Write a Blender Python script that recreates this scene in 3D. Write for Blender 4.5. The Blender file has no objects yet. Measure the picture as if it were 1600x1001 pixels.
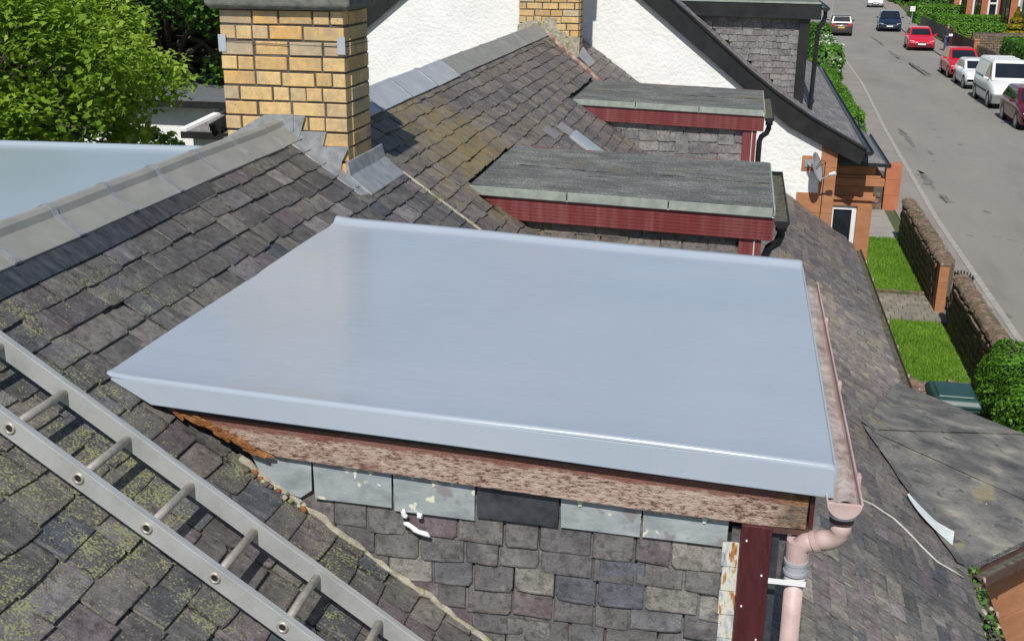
import bpy, bmesh, math, random
import numpy as np
from mathutils import Vector, Matrix, Euler
random.seed(7); rng = np.random.default_rng(7)
S = bpy.context.scene
COL = S.collection
R = math.radians

# ------------------------------------------------------------------ camera
CF, CP, CY, CR = 1748.67, 0.3241, 0.1959, 0.0075
C0 = Vector((2.8541, 0.0, 1.1141))
_F = Vector((-math.sin(CY)*math.cos(CP), math.cos(CY)*math.cos(CP), -math.sin(CP)))
_R = Vector((math.cos(CY), math.sin(CY), 0)); _U = _R.cross(_F)
_R2 = math.cos(CR)*_R + math.sin(CR)*_U; _U2 = -math.sin(CR)*_R + math.cos(CR)*_U
cam_d = bpy.data.cameras.new('camera'); cam = bpy.data.objects.new('camera', cam_d); COL.objects.link(cam)
cam_d.sensor_width = 36; cam_d.sensor_fit = 'HORIZONTAL'; cam_d.lens = CF/1600*36
cam_d.clip_start = .05; cam_d.clip_end = 2000
M = Matrix((( _R2.x, _U2.x, -_F.x, C0.x), (_R2.y, _U2.y, -_F.y, C0.y), (_R2.z, _U2.z, -_F.z, C0.z), (0, 0, 0, 1)))
cam.matrix_world = M
S.camera = cam

# ------------------------------------------------------------------ sky, sun, exposure
SUN_EL = 50.0
w = bpy.data.worlds.new('World'); S.world = w; w.use_nodes = True
nt = w.node_tree; nt.nodes.clear()
sky = nt.nodes.new('ShaderNodeTexSky'); sky.sky_type = 'NISHITA'; sky.sun_disc = False
sky.sun_elevation = R(SUN_EL); sky.sun_rotation = R(182); sky.altitude = 50; sky.air_density = 1.0; sky.dust_density = .15
bg = nt.nodes.new('ShaderNodeBackground'); bg.inputs[1].default_value = .085
wo = nt.nodes.new('ShaderNodeOutputWorld'); nt.links.new(sky.outputs[0], bg.inputs[0]); nt.links.new(bg.outputs[0], wo.inputs[0])
sd = bpy.data.lights.new('sun', 'SUN'); sd.energy = 4.75; sd.angle = R(.53); sd.color = (1, .955, .88)
so = bpy.data.objects.new('sun', sd); COL.objects.link(so)
sdir = Vector((-.02, 1.0, -math.tan(R(SUN_EL)))).normalized()
so.rotation_euler = sdir.to_track_quat('-Z', 'Y').to_euler(); so.location = (0, -20, 30)
S.view_settings.view_transform = 'Standard'; S.view_settings.look = 'None'
S.view_settings.exposure = 0.0; S.view_settings.gamma = 1.0; S.view_settings.use_curve_mapping = False

# ------------------------------------------------------------------ materials
def _new(name):
    m = bpy.data.materials.new(name); m.use_nodes = True
    t = m.node_tree; b = t.nodes['Principled BSDF']; return m, t, b
def _ramp(t, cols, interp='LINEAR'):
    r = t.nodes.new('ShaderNodeValToRGB'); r.color_ramp.interpolation = interp
    e = r.color_ramp.elements
    n = len(cols)
    for i, c in enumerate(cols):
        p, c = (c if isinstance(c[0], (tuple, list)) is False and len(c) == 2 else (i/max(1, n-1), c))
        if i < 2: el = e[i]
        else: el = e.new(p)
        el.position = p; el.color = (c[0], c[1], c[2], 1)
    return r
def rampP(t, stops, interp='LINEAR'):
    r = t.nodes.new('ShaderNodeValToRGB'); r.color_ramp.interpolation = interp; e = r.color_ramp.elements
    for i, (p, c) in enumerate(stops):
        el = e[i] if i < 2 else e.new(p)
        el.position = p; el.color = (c[0], c[1], c[2], 1) if not isinstance(c, (int, float)) else (c, c, c, 1)
    return r
def _pos(t, scale=(1, 1, 1), obj=False):
    if obj:
        g = t.nodes.new('ShaderNodeTexCoord'); out = g.outputs['Object']
    else:
        g = t.nodes.new('ShaderNodeNewGeometry'); out = g.outputs['Position']
    mp = t.nodes.new('ShaderNodeMapping'); mp.inputs['Scale'].default_value = scale
    t.links.new(out, mp.inputs['Vector']); return mp.outputs[0]
def _noise(t, vec, scale, detail=4, rough=.55):
    n = t.nodes.new('ShaderNodeTexNoise'); n.inputs['Scale'].default_value = scale
    n.inputs['Detail'].default_value = detail; n.inputs['Roughness'].default_value = rough
    t.links.new(vec, n.inputs['Vector']); return n.outputs[0]
def _mix(t, fac, a, b, mode='MIX'):
    x = t.nodes.new('ShaderNodeMix'); x.data_type = 'RGBA'; x.blend_type = mode
    for s, v in ((x.inputs[0], fac), (x.inputs[6], a), (x.inputs[7], b)):
        if isinstance(v, (int, float)): s.default_value = v
        elif isinstance(v, (tuple, list)): s.default_value = (v[0], v[1], v[2], 1)
        else: t.links.new(v, s)
    return x.outputs[2]
def _math(t, op, a, b=None):
    x = t.nodes.new('ShaderNodeMath'); x.operation = op
    for i, v in enumerate((a, b)):
        if v is None: continue
        if isinstance(v, (int, float)): x.inputs[i].default_value = v
        else: t.links.new(v, x.inputs[i])
    return x.outputs[0]
def _bump(t, b, h, strength=.3, dist=.01):
    n = t.nodes.new('ShaderNodeBump'); n.inputs['Strength'].default_value = strength; n.inputs['Distance'].default_value = dist
    t.links.new(h, n.inputs['Height']); t.links.new(n.outputs[0], b.inputs['Normal'])
def mat(name, stops, scale=8, stretch=(1, 1, 1), rough=.7, metal=0, bump=.2, bscale=60, bdist=.005, obj=False, spec=.5, coat=0, speck=None, detail=5):
    """noise-driven colour between the stops, fine bump, optional specks (colour, scale, threshold)"""
    m, t, b = _new(name)
    v = _pos(t, stretch, obj)
    n = _noise(t, v, scale, detail, .62)
    r = rampP(t, stops); t.links.new(n, r.inputs[0]); c = r.outputs[0]
    if speck:
        for sc, ss, th in (speck if isinstance(speck, list) else [speck]):
            k = _noise(t, _pos(t, (1, 1, 1), obj), ss, 2, .5)
            rr = rampP(t, [(th, 0.), (th+.05, 1.)]); t.links.new(k, rr.inputs[0])
            c = _mix(t, rr.outputs[0], c, sc)
    t.links.new(c, b.inputs['Base Color'])
    b.inputs['Roughness'].default_value = rough; b.inputs['Metallic'].default_value = metal
    b.inputs['Specular IOR Level'].default_value = spec
    if coat: b.inputs['Coat Weight'].default_value = coat; b.inputs['Coat Roughness'].default_value = .06
    if bump:
        h = _noise(t, v, bscale, 4, .6); _bump(t, b, h, bump, bdist)
    return m
def two(a, b, lo=.35, hi=.65): return [(lo, a), (hi, b)]

def slate_mat(name, stuff, ramp, lichen=.5, moss=None, streak=.35, lich_col=(.27, .28, .125), gate=None, pale=None):
    m, t, b = _new(name)
    if stuff:
        a = t.nodes.new('ShaderNodeAttribute'); a.attribute_name = 'tone'; tone = a.outputs['Fac']
    else:
        a = t.nodes.new('ShaderNodeObjectInfo'); tone = a.outputs['Random']
    r = rampP(t, ramp, 'LINEAR'); t.links.new(tone, r.inputs[0]); c = r.outputs[0]
    P = _pos(t)
    off = t.nodes.new('ShaderNodeVectorMath'); off.operation = 'ADD'; t.links.new(P, off.inputs[0])
    sc = t.nodes.new('ShaderNodeVectorMath'); sc.operation = 'SCALE'; sc.inputs[0].default_value = (7, 3, 5); t.links.new(tone, sc.inputs[3])
    t.links.new(sc.outputs[0], off.inputs[1]); PO = off.outputs[0]
    n1 = _noise(t, PO, 9, 6, .65)
    rr = rampP(t, [(.30, .62), (.72, 1.35)]); t.links.new(n1, rr.inputs[0])
    c = _mix(t, 1.0, c, rr.outputs[0], 'MULTIPLY')
    # pale weathering streaks running with the slope
    mp = t.nodes.new('ShaderNodeMapping'); mp.inputs['Scale'].default_value = (5, 26, 5); t.links.new(PO, mp.inputs[0])
    n2 = _noise(t, mp.outputs[0], 1.0, 5, .6)
    r2 = rampP(t, [(.56, 0.), (.80, streak)]); t.links.new(n2, r2.inputs[0])
    c = _mix(t, r2.outputs[0], c, (.36, .325, .30))
    # darker grime
    n4 = _noise(t, PO, 34, 4, .6); r4 = rampP(t, [(.35, .5), (.5, 0.)]); t.links.new(n4, r4.inputs[0])
    c = _mix(t, r4.outputs[0], c, (.025, .024, .024))
    # grime held along the slate edges, with the odd pale worn arris
    ea = t.nodes.new('ShaderNodeAttribute'); ea.attribute_name = 'edge'
    eg = _math(t, 'ADD', ea.outputs['Fac'], _math(t, 'MULTIPLY', _math(t, 'SUBTRACT', _noise(t, PO, 45, 4, .7), .5), 1.1))
    re_ = rampP(t, [(.45, 0.), (.95, .72)]); t.links.new(eg, re_.inputs[0]); c = _mix(t, re_.outputs[0], c, (.030, .028, .027))
    ew = _math(t, 'MULTIPLY', ea.outputs['Fac'], _noise(t, PO, 11, 3, .6)); rw_ = rampP(t, [(.50, 0.), (.62, .6)]); t.links.new(ew, rw_.inputs[0]); c = _mix(t, rw_.outputs[0], c, (.30, .285, .26))
    sp_ = _noise(t, PO, 210, 3, .7); rs_ = rampP(t, [(.34, .72), (.66, 1.28)]); t.links.new(sp_, rs_.inputs[0]); c = _mix(t, 1.0, c, rs_.outputs[0], 'MULTIPLY')
    # lichen crusts gathered in patches
    n5 = _noise(t, P, 2.6, 4, .65); n6 = _noise(t, P, 115, 3, .65); n7 = _noise(t, P, 15, 3, .6)
    amt = _math(t, 'ADD', _math(t, 'MULTIPLY', n5, .60), _math(t, 'MULTIPLY', n7, .34))
    if gate:
        gd = t.nodes.new('ShaderNodeVectorMath'); gd.operation = 'DISTANCE'; gd.inputs[1].default_value = gate[0]; t.links.new(P, gd.inputs[0])
        amt = _math(t, 'ADD', amt, _math(t, 'MULTIPLY', _math(t, 'SUBTRACT', 1.0, _math(t, 'DIVIDE', gd.outputs['Value'], gate[1])), .10))
    k = _math(t, 'ADD', amt, _math(t, 'MULTIPLY', n6, .95))
    th = 1.215-.09*lichen
    k = _math(t, 'SUBTRACT', k, .5)
    r5 = rampP(t, [(th-.5, 0.), (th-.47, .85)]); t.links.new(k, r5.inputs[0])
    c = _mix(t, r5.outputs[0], c, lich_col)
    if pale:
        pd = t.nodes.new('ShaderNodeVectorMath'); pd.operation = 'DISTANCE'; pd.inputs[1].default_value = pale[0]; t.links.new(P, pd.inputs[0])
        q = _math(t, 'SUBTRACT', 1.0, _math(t, 'DIVIDE', pd.outputs['Value'], pale[1]))
        q = _math(t, 'ADD', q, _math(t, 'SUBTRACT', _math(t, 'MULTIPLY', _noise(t, PO, 4, 4, .6), 1.6), .8))
        r7 = rampP(t, [(.15, 0.), (.9, .8)]); t.links.new(q, r7.inputs[0]); c = _mix(t, r7.outputs[0], c, (2.0, 1.93, 1.75), 'MULTIPLY')
    if moss:
        (mx, my, mz), rad, col = moss
        d = t.nodes.new('ShaderNodeVectorMath'); d.operation = 'DISTANCE'; d.inputs[1].default_value = (mx, my, mz); t.links.new(P, d.inputs[0])
        q = _math(t, 'SUBTRACT', 1.0, _math(t, 'DIVIDE', d.outputs['Value'], rad))
        q = _math(t, 'ADD', q, _math(t, 'SUBTRACT', _math(t, 'MULTIPLY', _noise(t, P, 6, 6, .75), 2.4), 1.2))
        r6 = rampP(t, [(.35, 0.), (.95, .62)]); t.links.new(q, r6.inputs[0])
        c = _mix(t, r6.outputs[0], c, col)
    t.links.new(c, b.inputs['Base Color'])
    b.inputs['Roughness'].default_value = .62; b.inputs['Specular IOR Level'].default_value = .45
    _bump(t, b, _noise(t, PO, 55, 5, .65), .5, .006)
    return m

RA = [(0, (.070, .067, .066)), (.15, (.112, .106, .102)), (.28, (.088, .083, .084)), (.40, (.138, .128, .116)), (.52, (.084, .081, .083)), (.62, (.122, .098, .110)), (.70, (.170, .154, .142)), (.80, (.102, .095, .090)), (.90, (.060, .068, .086)), (1, (.205, .184, .184))]
RB = [(0, (.100, .090, .088)), (.2, (.145, .125, .120)), (.4, (.185, .158, .145)), (.55, (.120, .108, .112)), (.7, (.165, .140, .105)), (.85, (.210, .178, .150)), (1, (.135, .122, .128))]
RC = [(0, (.088, .082, .083)), (.15, (.140, .133, .126)), (.30, (.110, .105, .112)), (.45, (.158, .148, .140)), (.56, (.142, .102, .118)), (.68, (.102, .097, .100)), (.80, (.250, .235, .208)), (.88, (.104, .110, .132)), (1, (.150, .142, .138))]
RD = [(0, (.175, .165, .166)), (.25, (.245, .228, .226)), (.5, (.140, .132, .138)), (.7, (.190, .165, .170)), (.85, (.265, .245, .225)), (1, (.175, .178, .185))]
MOSSB = ((.80, 8.9, -.56), 1.9, (.235, .175, .045))
SL = {}
for k, ra, li, mo, st in (('A', RA, 1.0, None, .55), ('B', RB, .0, MOSSB, .5), ('C', RC, -.3, None, .95), ('D', RD, -.5, None, .4)):
    kw = dict(gate=((.9, 2.7, -.6), 2.6), pale=((3.7, 6.0, -2.55), 1.5)) if k == 'A' else dict(pale=((4.0, 12.0, -2.8), 2.2)) if k == 'B' else {}
    SL[k] = (slate_mat('slate_'+k, False, ra, li, mo, st, **kw), slate_mat('slate_field_'+k, True, ra, li, mo, st, **kw))

def membrane_mat():
    m, t, b = _new('grey_roof_topcoat'); P = _pos(t)
    n1 = _noise(t, P, 1.1, 4, .55); rr = rampP(t, [(.3, (.318, .366, .432)), (.7, (.350, .398, .462))]); t.links.new(n1, rr.inputs[0]); c = rr.outputs[0]
    n2 = _noise(t, P, 3.2, 6, .7); r2 = rampP(t, [(.56, 0.), (.78, .30)]); t.links.new(n2, r2.inputs[0]); c = _mix(t, r2.outputs[0], c, (.40, .42, .42))
    n3 = _noise(t, P, 120, 2, .5); r3 = rampP(t, [(.72, 0.), (.76, .5)]); t.links.new(n3, r3.inputs[0]); c = _mix(t, r3.outputs[0], c, (.20, .21, .21))
    t.links.new(c, b.inputs['Base Color'])
    n4 = _noise(t, _pos(t, (1, 6, 1)), 2.2, 5, .6); r4 = rampP(t, [(.3, .12), (.7, .27)]); t.links.new(n4, r4.inputs[0]); t.links.new(r4.outputs[0], b.inputs['Roughness'])
    h = _math(t, 'ADD', _math(t, 'MULTIPLY', _noise(t, _pos(t, (1, 4, 1)), 7, 3, .5), 1.0), _math(t, 'MULTIPLY', _noise(t, P, 60, 3, .6), .10)); _bump(t, b, h, .10, .012); return m
m_membrane = membrane_mat()
m_membrane2 = mat('pale_roof_topcoat', two((.29, .345, .395), (.32, .37, .42), .3, .7), 1.0, rough=.2, bump=.05, bscale=4, bdist=.01)
m_lead = mat('lead_sheet', two((.22, .235, .25), (.40, .41, .42), .3, .7), 14, rough=.5, metal=.35, bump=.4, bscale=22, bdist=.01)
m_lead_dark = mat('dark_lead', two((.018, .021, .026), (.075, .082, .094), .35, .75), 9, (1, 3, 1), rough=.42, bump=.3, bscale=30, spec=.6)
m_zinc = mat('pale_zinc', two((.36, .39, .43), (.47, .49, .52), .3, .7), 6, rough=.4, metal=.2, bump=.15, bscale=20)
m_ridge = mat('ridge_concrete', two((.205, .205, .190), (.275, .275, .258), .3, .7), 5, rough=.75, bump=.25, bscale=90, bdist=.003)
m_mortar = mat('mortar', two((.060, .050, .040), (.135, .115, .090), .3, .7), 30, rough=.9, bump=.6, bscale=120, bdist=.006)
m_mortar_pale = mat('pale_mortar', two((.22, .20, .145), (.46, .43, .34), .3, .7), 22, rough=.9, bump=.7, bscale=70, bdist=.01, speck=[((.20, .22, .07), 14, .60)])
m_mortar_cream = mat('cream_paint', two((.55, .53, .42), (.70, .68, .58)), 18, rough=.8, bump=.3)
m_brick = None
def brick_mat(name, ramp):
    m, t, b = _new(name)
    a = t.nodes.new('ShaderNodeObjectInfo'); r = rampP(t, ramp); t.links.new(a.outputs['Random'], r.inputs[0])
    P = _pos(t); n = _noise(t, P, 22, 6, .65); rr = rampP(t, [(.3, .78), (.7, 1.15)]); t.links.new(n, rr.inputs[0])
    c = _mix(t, 1.0, r.outputs[0], rr.outputs[0], 'MULTIPLY')
    k = _noise(t, P, 75, 3, .6); r2 = rampP(t, [(.64, 0.), (.70, .75)]); t.links.new(k, r2.inputs[0])
    c = _mix(t, r2.outputs[0], c, (.10, .075, .05))
    k2 = _noise(t, P, 5, 5, .65); r3 = rampP(t, [(.48, 0.), (.70, .6)]); t.links.new(k2, r3.inputs[0])
    c = _mix(t, r3.outputs[0], c, (.26, .22, .16))
    t.links.new(c, b.inputs['Base Color']); b.inputs['Roughness'].default_value = .85
    _bump(t, b, _noise(t, P, 120, 4, .65), .45, .004); return m
m_brick = brick_mat('buff_brick', [(0, (.50, .325, .130)), (.25, (.62, .425, .190)), (.5, (.67, .470, .220)), (.68, (.50, .375, .21)), (.84, (.64, .375, .125)), (.93, (.40, .29, .17)), (1, (.52, .42, .27))])
m_cap = mat('mossy_stone', two((.07, .075, .06), (.20, .20, .175), .3, .7), 10, rough=.9, bump=.6, bscale=50, bdist=.01)
m_render = mat('white_harling', two((.74, .745, .73), (.84, .84, .825), .3, .7), 2.5, rough=.9, bump=.75, bscale=17, bdist=.022)
m_black = mat('black_paint', two((.010, .010, .011), (.024, .024, .025), .3, .7), 4, rough=.38, bump=.06, bscale=60)
m_blackpvc = mat('black_pvc', two((.012, .013, .015), (.022, .024, .028), .3, .7), 4, rough=.32, bump=0)
def felt_mat():
    m, t, b = _new('mineral_felt'); P = _pos(t)
    n1 = _noise(t, _pos(t, (1, 2.6, 1)), 2.6, 10, .74); rr = rampP(t, [(.30, (.055, .057, .056)), (.46, (.115, .120, .116)), (.60, (.205, .210, .20)), (.74, (.34, .34, .32))]); t.links.new(n1, rr.inputs[0]); c = rr.outputs[0]
    dist = t.nodes.new('ShaderNodeVectorMath'); dist.operation = 'ADD'; nz = t.nodes.new('ShaderNodeTexNoise'); nz.inputs['Scale'].default_value = 30; t.links.new(P, nz.inputs['Vector'])
    sc = t.nodes.new('ShaderNodeVectorMath'); sc.operation = 'SCALE'; sc.inputs[3].default_value = .035; t.links.new(nz.outputs['Color'], sc.inputs[0]); t.links.new(P, dist.inputs[0]); t.links.new(sc.outputs[0], dist.inputs[1])
    v = t.nodes.new('ShaderNodeTexVoronoi'); v.feature = 'DISTANCE_TO_EDGE'; v.inputs['Scale'].default_value = 34; t.links.new(dist.outputs[0], v.inputs['Vector'])
    rc = rampP(t, [(.04, .38), (.16, 1.12)]); t.links.new(v.outputs['Distance'], rc.inputs[0])
    c = _mix(t, _math(t, 'MULTIPLY', n1, 1.4), c, _mix(t, 1.0, c, rc.outputs[0], 'MULTIPLY'))
    k = _noise(t, P, 1.7, 5, .65); r2 = rampP(t, [(.55, 0.), (.70, .75)]); t.links.new(k, r2.inputs[0]); c = _mix(t, r2.outputs[0], c, (.150, .128, .075))
    k3 = _noise(t, P, 55, 3, .6); r3 = rampP(t, [(.66, 0.), (.70, .8)]); t.links.new(k3, r3.inputs[0]); c = _mix(t, r3.outputs[0], c, (.45, .45, .42))
    t.links.new(c, b.inputs['Base Color']); b.inputs['Roughness'].default_value = .88; _bump(t, b, v.outputs['Distance'], .6, .02); return m
m_felt = felt_mat()
m_feltedge = mat('felt_drip_edge', two((.20, .235, .205), (.34, .37, .33), .3, .7), 12, rough=.8, bump=.4, bscale=60)
m_bayfelt = mat('bay_felt', [(.30, (.045, .045, .048)), (.44, (.100, .099, .098)), (.56, (.165, .160, .146)), (.72, (.31, .29, .235))], 2.3, (1, 1.5, 1), rough=.85, bump=.9, bscale=24, bdist=.012, speck=[((.20, .18, .115), 2.3, .64), ((.075, .073, .072), 9, .63), ((.55, .54, .5), 42, .74)], detail=9)
m_redpvc = mat('red_brown_pvc', two((.165, .034, .036), (.25, .092, .090), .42, .80), 3, (5, 1, .25), rough=.42, bump=0)
m_post = mat('dark_red_upvc', two((.050, .010, .012), (.085, .020, .022), .3, .7), 18, (4, 4, .6), rough=.4, bump=.1, bscale=60)
m_pinkpvc = mat('faded_pink_pvc', two((.40, .275, .255), (.55, .42, .40), .3, .7), 7, rough=.5, bump=.08, bscale=60)
m_pinkdark = mat('gutter_silt', two((.20, .155, .14), (.44, .385, .36), .32, .66), 14, rough=.85, bump=.8, bscale=28, bdist=.012)
m_brownpvc = mat('brown_pvc', two((.055, .028, .024), (.10, .055, .046), .3, .7), 8, rough=.4, bump=0)
m_whitepvc = mat('white_pvc', two((.70, .71, .72), (.80, .80, .80), .3, .7), 3, rough=.35, bump=0)
m_sand = mat('orange_sandstone', two((.31, .130, .060), (.44, .205, .098), .3, .72), 3.2, (1, 1, 2.2), rough=.9, bump=.35, bscale=60, bdist=.006)
m_sand_shade = mat('shaded_red_sandstone', two((.17, .055, .036), (.27, .10, .062), .3, .72), 2.0, rough=.9, bump=.3, bscale=30)  # dark copy: shade on the street-facing house fronts is in the colour
m_sand_col = mat('terracotta_and_sunlit_stone', two((.37, .125, .06), (.46, .175, .085), .3, .72), 2.0, rough=.9, bump=.3, bscale=30)  # bright copy: sunlight on the house jambs is in the colour; also pots, pier
m_alu = mat('aluminium', [(.25, (.38, .385, .37)), (.5, (.52, .53, .52)), (.75, (.62, .63, .62))], 6, (1, 9, 1), rough=.45, metal=.45, bump=.08, bscale=60)
m_alu_rung = mat('worn_aluminium', two((.33, .295, .25), (.50, .47, .42), .3, .7), 30, rough=.5, metal=.45, bump=.1, bscale=90)
m_asphalt = mat('asphalt', [(.2, (.160, .150, .132)), (.42, (.218, .206, .183)), (.58, (.236, .222, .198)), (.8, (.275, .258, .230))], .55, (1, .25, 1), rough=.92, bump=.5, bscale=45, bdist=.012, speck=[((.135, .132, .126), 1.4, .68), ((.30, .29, .27), 22, .68), ((.12, .117, .112), 17, .68)], detail=9)
m_pave = mat('pavement_asphalt', two((.215, .195, .175), (.275, .252, .228), .3, .7), .9, rough=.9, bump=.4, bscale=45, bdist=.01, speck=((.26, .24, .22), 30, .68))
m_kerb = mat('kerb_concrete', two((.27, .25, .225), (.38, .355, .325), .3, .7), 5, rough=.9, bump=.4, bscale=50)
m_patch = mat('asphalt_patch', two((.105, .102, .098), (.20, .195, .18), .38, .62), 3.2, rough=.9, bump=.5, bscale=45, bdist=.012)
m_conc = mat('pale_concrete', two((.24, .225, .20), (.33, .31, .28), .3, .7), 3, rough=.9, bump=.4, bscale=40)
m_soil = mat('ground_earth', two((.055, .07, .028), (.085, .10, .04), .3, .7), .6, rough=1, bump=.4, bscale=10)
m_lawn = mat('lawn_turf', two((.12, .25, .028), (.19, .34, .042), .3, .7), 5, rough=.95, bump=.8, bscale=40, bdist=.03)
m_gravel = mat('yellow_gravel', two((.22, .18, .11), (.48, .42, .30), .35, .65), 40, rough=.95, bump=1, bscale=45, bdist=.03)
m_rubble = mat('rubble_stone', [(.25, (.075, .050, .034)), (.5, (.165, .115, .082)), (.75, (.27, .215, .165))], 9, rough=.95, bump=.8, bscale=26, bdist=.02, speck=[((.50, .45, .39), 22, .66), ((.085, .095, .035), 6, .60)])
m_bin = mat('green_plastic', two((.012, .048, .043), (.022, .066, .060), .3, .7), 4, rough=.42, bump=.05)
m_glass = mat('dark_glass', two((.010, .014, .020), (.020, .026, .034), .3, .7), 1, rough=.04, bump=0, spec=.35)
m_glass_pale = mat('pale_window_glass', two((.22, .27, .29), (.40, .45, .46), .3, .7), .8, rough=.08, bump=0)
m_tyre = mat('tyre_rubber', two((.012, .012, .012), (.022, .022, .022), .3, .7), 8, rough=.8, bump=0)
m_rim = mat('alloy_rim', two((.40, .41, .43), (.55, .56, .58), .3, .7), 8, rough=.35, metal=.6, bump=0)
m_trim = mat('black_trim', two((.014, .014, .015), (.024, .024, .026), .3, .7), 8, rough=.5, bump=0)
m_lamp = mat('headlamp_lens', two((.62, .64, .66), (.80, .82, .84), .3, .7), 14, rough=.1, bump=0)
m_taillamp = mat('tail_lamp', two((.40, .02, .018), (.55, .05, .04), .3, .7), 14, rough=.2, bump=0)
m_plate = mat('number_plate_white', two((.72, .72, .70), (.80, .80, .78), .3, .7), 3, rough=.5, bump=0)
m_plate_y = mat('number_plate_yellow', two((.70, .42, .04), (.74, .48, .06), .3, .7), 3, rough=.5, bump=0)
m_dish = mat('grey_enamel', two((.27, .29, .315), (.36, .38, .405), .3, .7), 5, rough=.35, metal=.1, bump=0)
m_iron = mat('black_iron', two((.012, .012, .013), (.025, .025, .025), .3, .7), 8, rough=.5, bump=.1)
m_fencebrown = mat('brown_fence', two((.040, .020, .016), (.066, .034, .026), .3, .7), 4, (1, 4, 1), rough=.7, bump=.2)
m_gatered = mat('red_fence', two((.30, .050, .022), (.40, .085, .04), .3, .7), 4, rough=.7, bump=.2)
m_bark = mat('bark', two((.07, .055, .04), (.14, .115, .09), .3, .7), 6, (1, 1, .3), rough=.95, bump=.8, bscale=20, bdist=.03)
m_white_strip = mat('pale_offcut', two((.52, .58, .57), (.66, .70, .69), .3, .7), 14, rough=.7, bump=.3, bscale=40)
m_cable = mat('pale_cable', two((.40, .39, .36), (.55, .53, .49), .3, .7), 14, rough=.6, bump=0)
m_core = mat('dark_underlay', two((.020, .019, .018), (.035, .033, .031), .3, .7), 5, rough=.95, bump=0)
m_denim = mat('blue_denim', two((.030, .055, .11), (.055, .09, .16), .3, .7), 8, rough=.9, bump=.2)
m_darktop = mat('dark_top', two((.018, .020, .028), (.035, .038, .048), .3, .7), 8, rough=.9, bump=.2)
m_skin = mat('skin', two((.45, .26, .18), (.52, .31, .22), .3, .7), 6, rough=.6, bump=0)
m_hair = mat('grey_hair', two((.14, .11, .09), (.22, .18, .15), .3, .7), 30, rough=.8, bump=.3)
m_shoe = mat('dark_shoe', two((.015, .013, .012), (.03, .028, .026), .3, .7), 6, rough=.6, bump=0)
m_paper = mat('white_paper', two((.70, .70, .69), (.78, .78, .77), .3, .7), 6, rough=.7, bump=0)

def leaf_mat(name, ramp, trans=.35):
    m, t, b = _new(name)
    a = t.nodes.new('ShaderNodeAttribute'); a.attribute_name = 'tone'
    r = rampP(t, ramp); t.links.new(a.outputs['Fac'], r.inputs[0])
    t.links.new(r.outputs[0], b.inputs['Base Color']); b.inputs['Roughness'].default_value = .5
    b.inputs['Specular IOR Level'].default_value = .35
    tr = t.nodes.new('ShaderNodeBsdfTranslucent'); t.links.new(r.outputs[0], tr.inputs[0])
    mx = t.nodes.new('ShaderNodeMixShader'); mx.inputs[0].default_value = trans
    out = t.nodes['Material Output']
    t.links.new(b.outputs[0], mx.inputs[1]); t.links.new(tr.outputs[0], mx.inputs[2]); t.links.new(mx.outputs[0], out.inputs[0])
    return m
L_bright = leaf_mat('bright_leaves', [(0, (.15, .27, .022)), (.5, (.27, .43, .040)), (.85, (.36, .51, .06)), (1, (.46, .53, .14))], .5)
L_mid = leaf_mat('mid_leaves', [(0, (.045, .120, .012)), (.6, (.105, .235, .025)), (1, (.19, .34, .045))], .4)
L_dark = leaf_mat('dark_leaves', [(0, (.016, .042, .008)), (.6, (.032, .078, .012)), (1, (.06, .125, .02))])
L_hedge = leaf_mat('hedge_leaves', [(0, (.045, .135, .014)), (.5, (.085, .220, .020)), (1, (.15, .31, .035))], .35)
L_lime = leaf_mat('lime_hedge_leaves', [(0, (.06, .165, .014)), (.5, (.12, .30, .024)), (1, (.22, .44, .05))], .4)
L_gold = leaf_mat('golden_leaves', [(0, (.17, .15, .012)), (.6, (.27, .23, .018)), (1, (.36, .31, .03))], .25)
L_yellow = leaf_mat('yellow_leaves', [(0, (.30, .32, .012)), (1, (.46, .45, .02))], .25)
L_grass = leaf_mat('grass_blades', [(0, (.12, .27, .022)), (.6, (.20, .39, .036)), (1, (.29, .46, .06))], .45)
L_flower = leaf_mat('white_petals', [(0, (.62, .64, .50)), (1, (.80, .80, .74))], .3)

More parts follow.
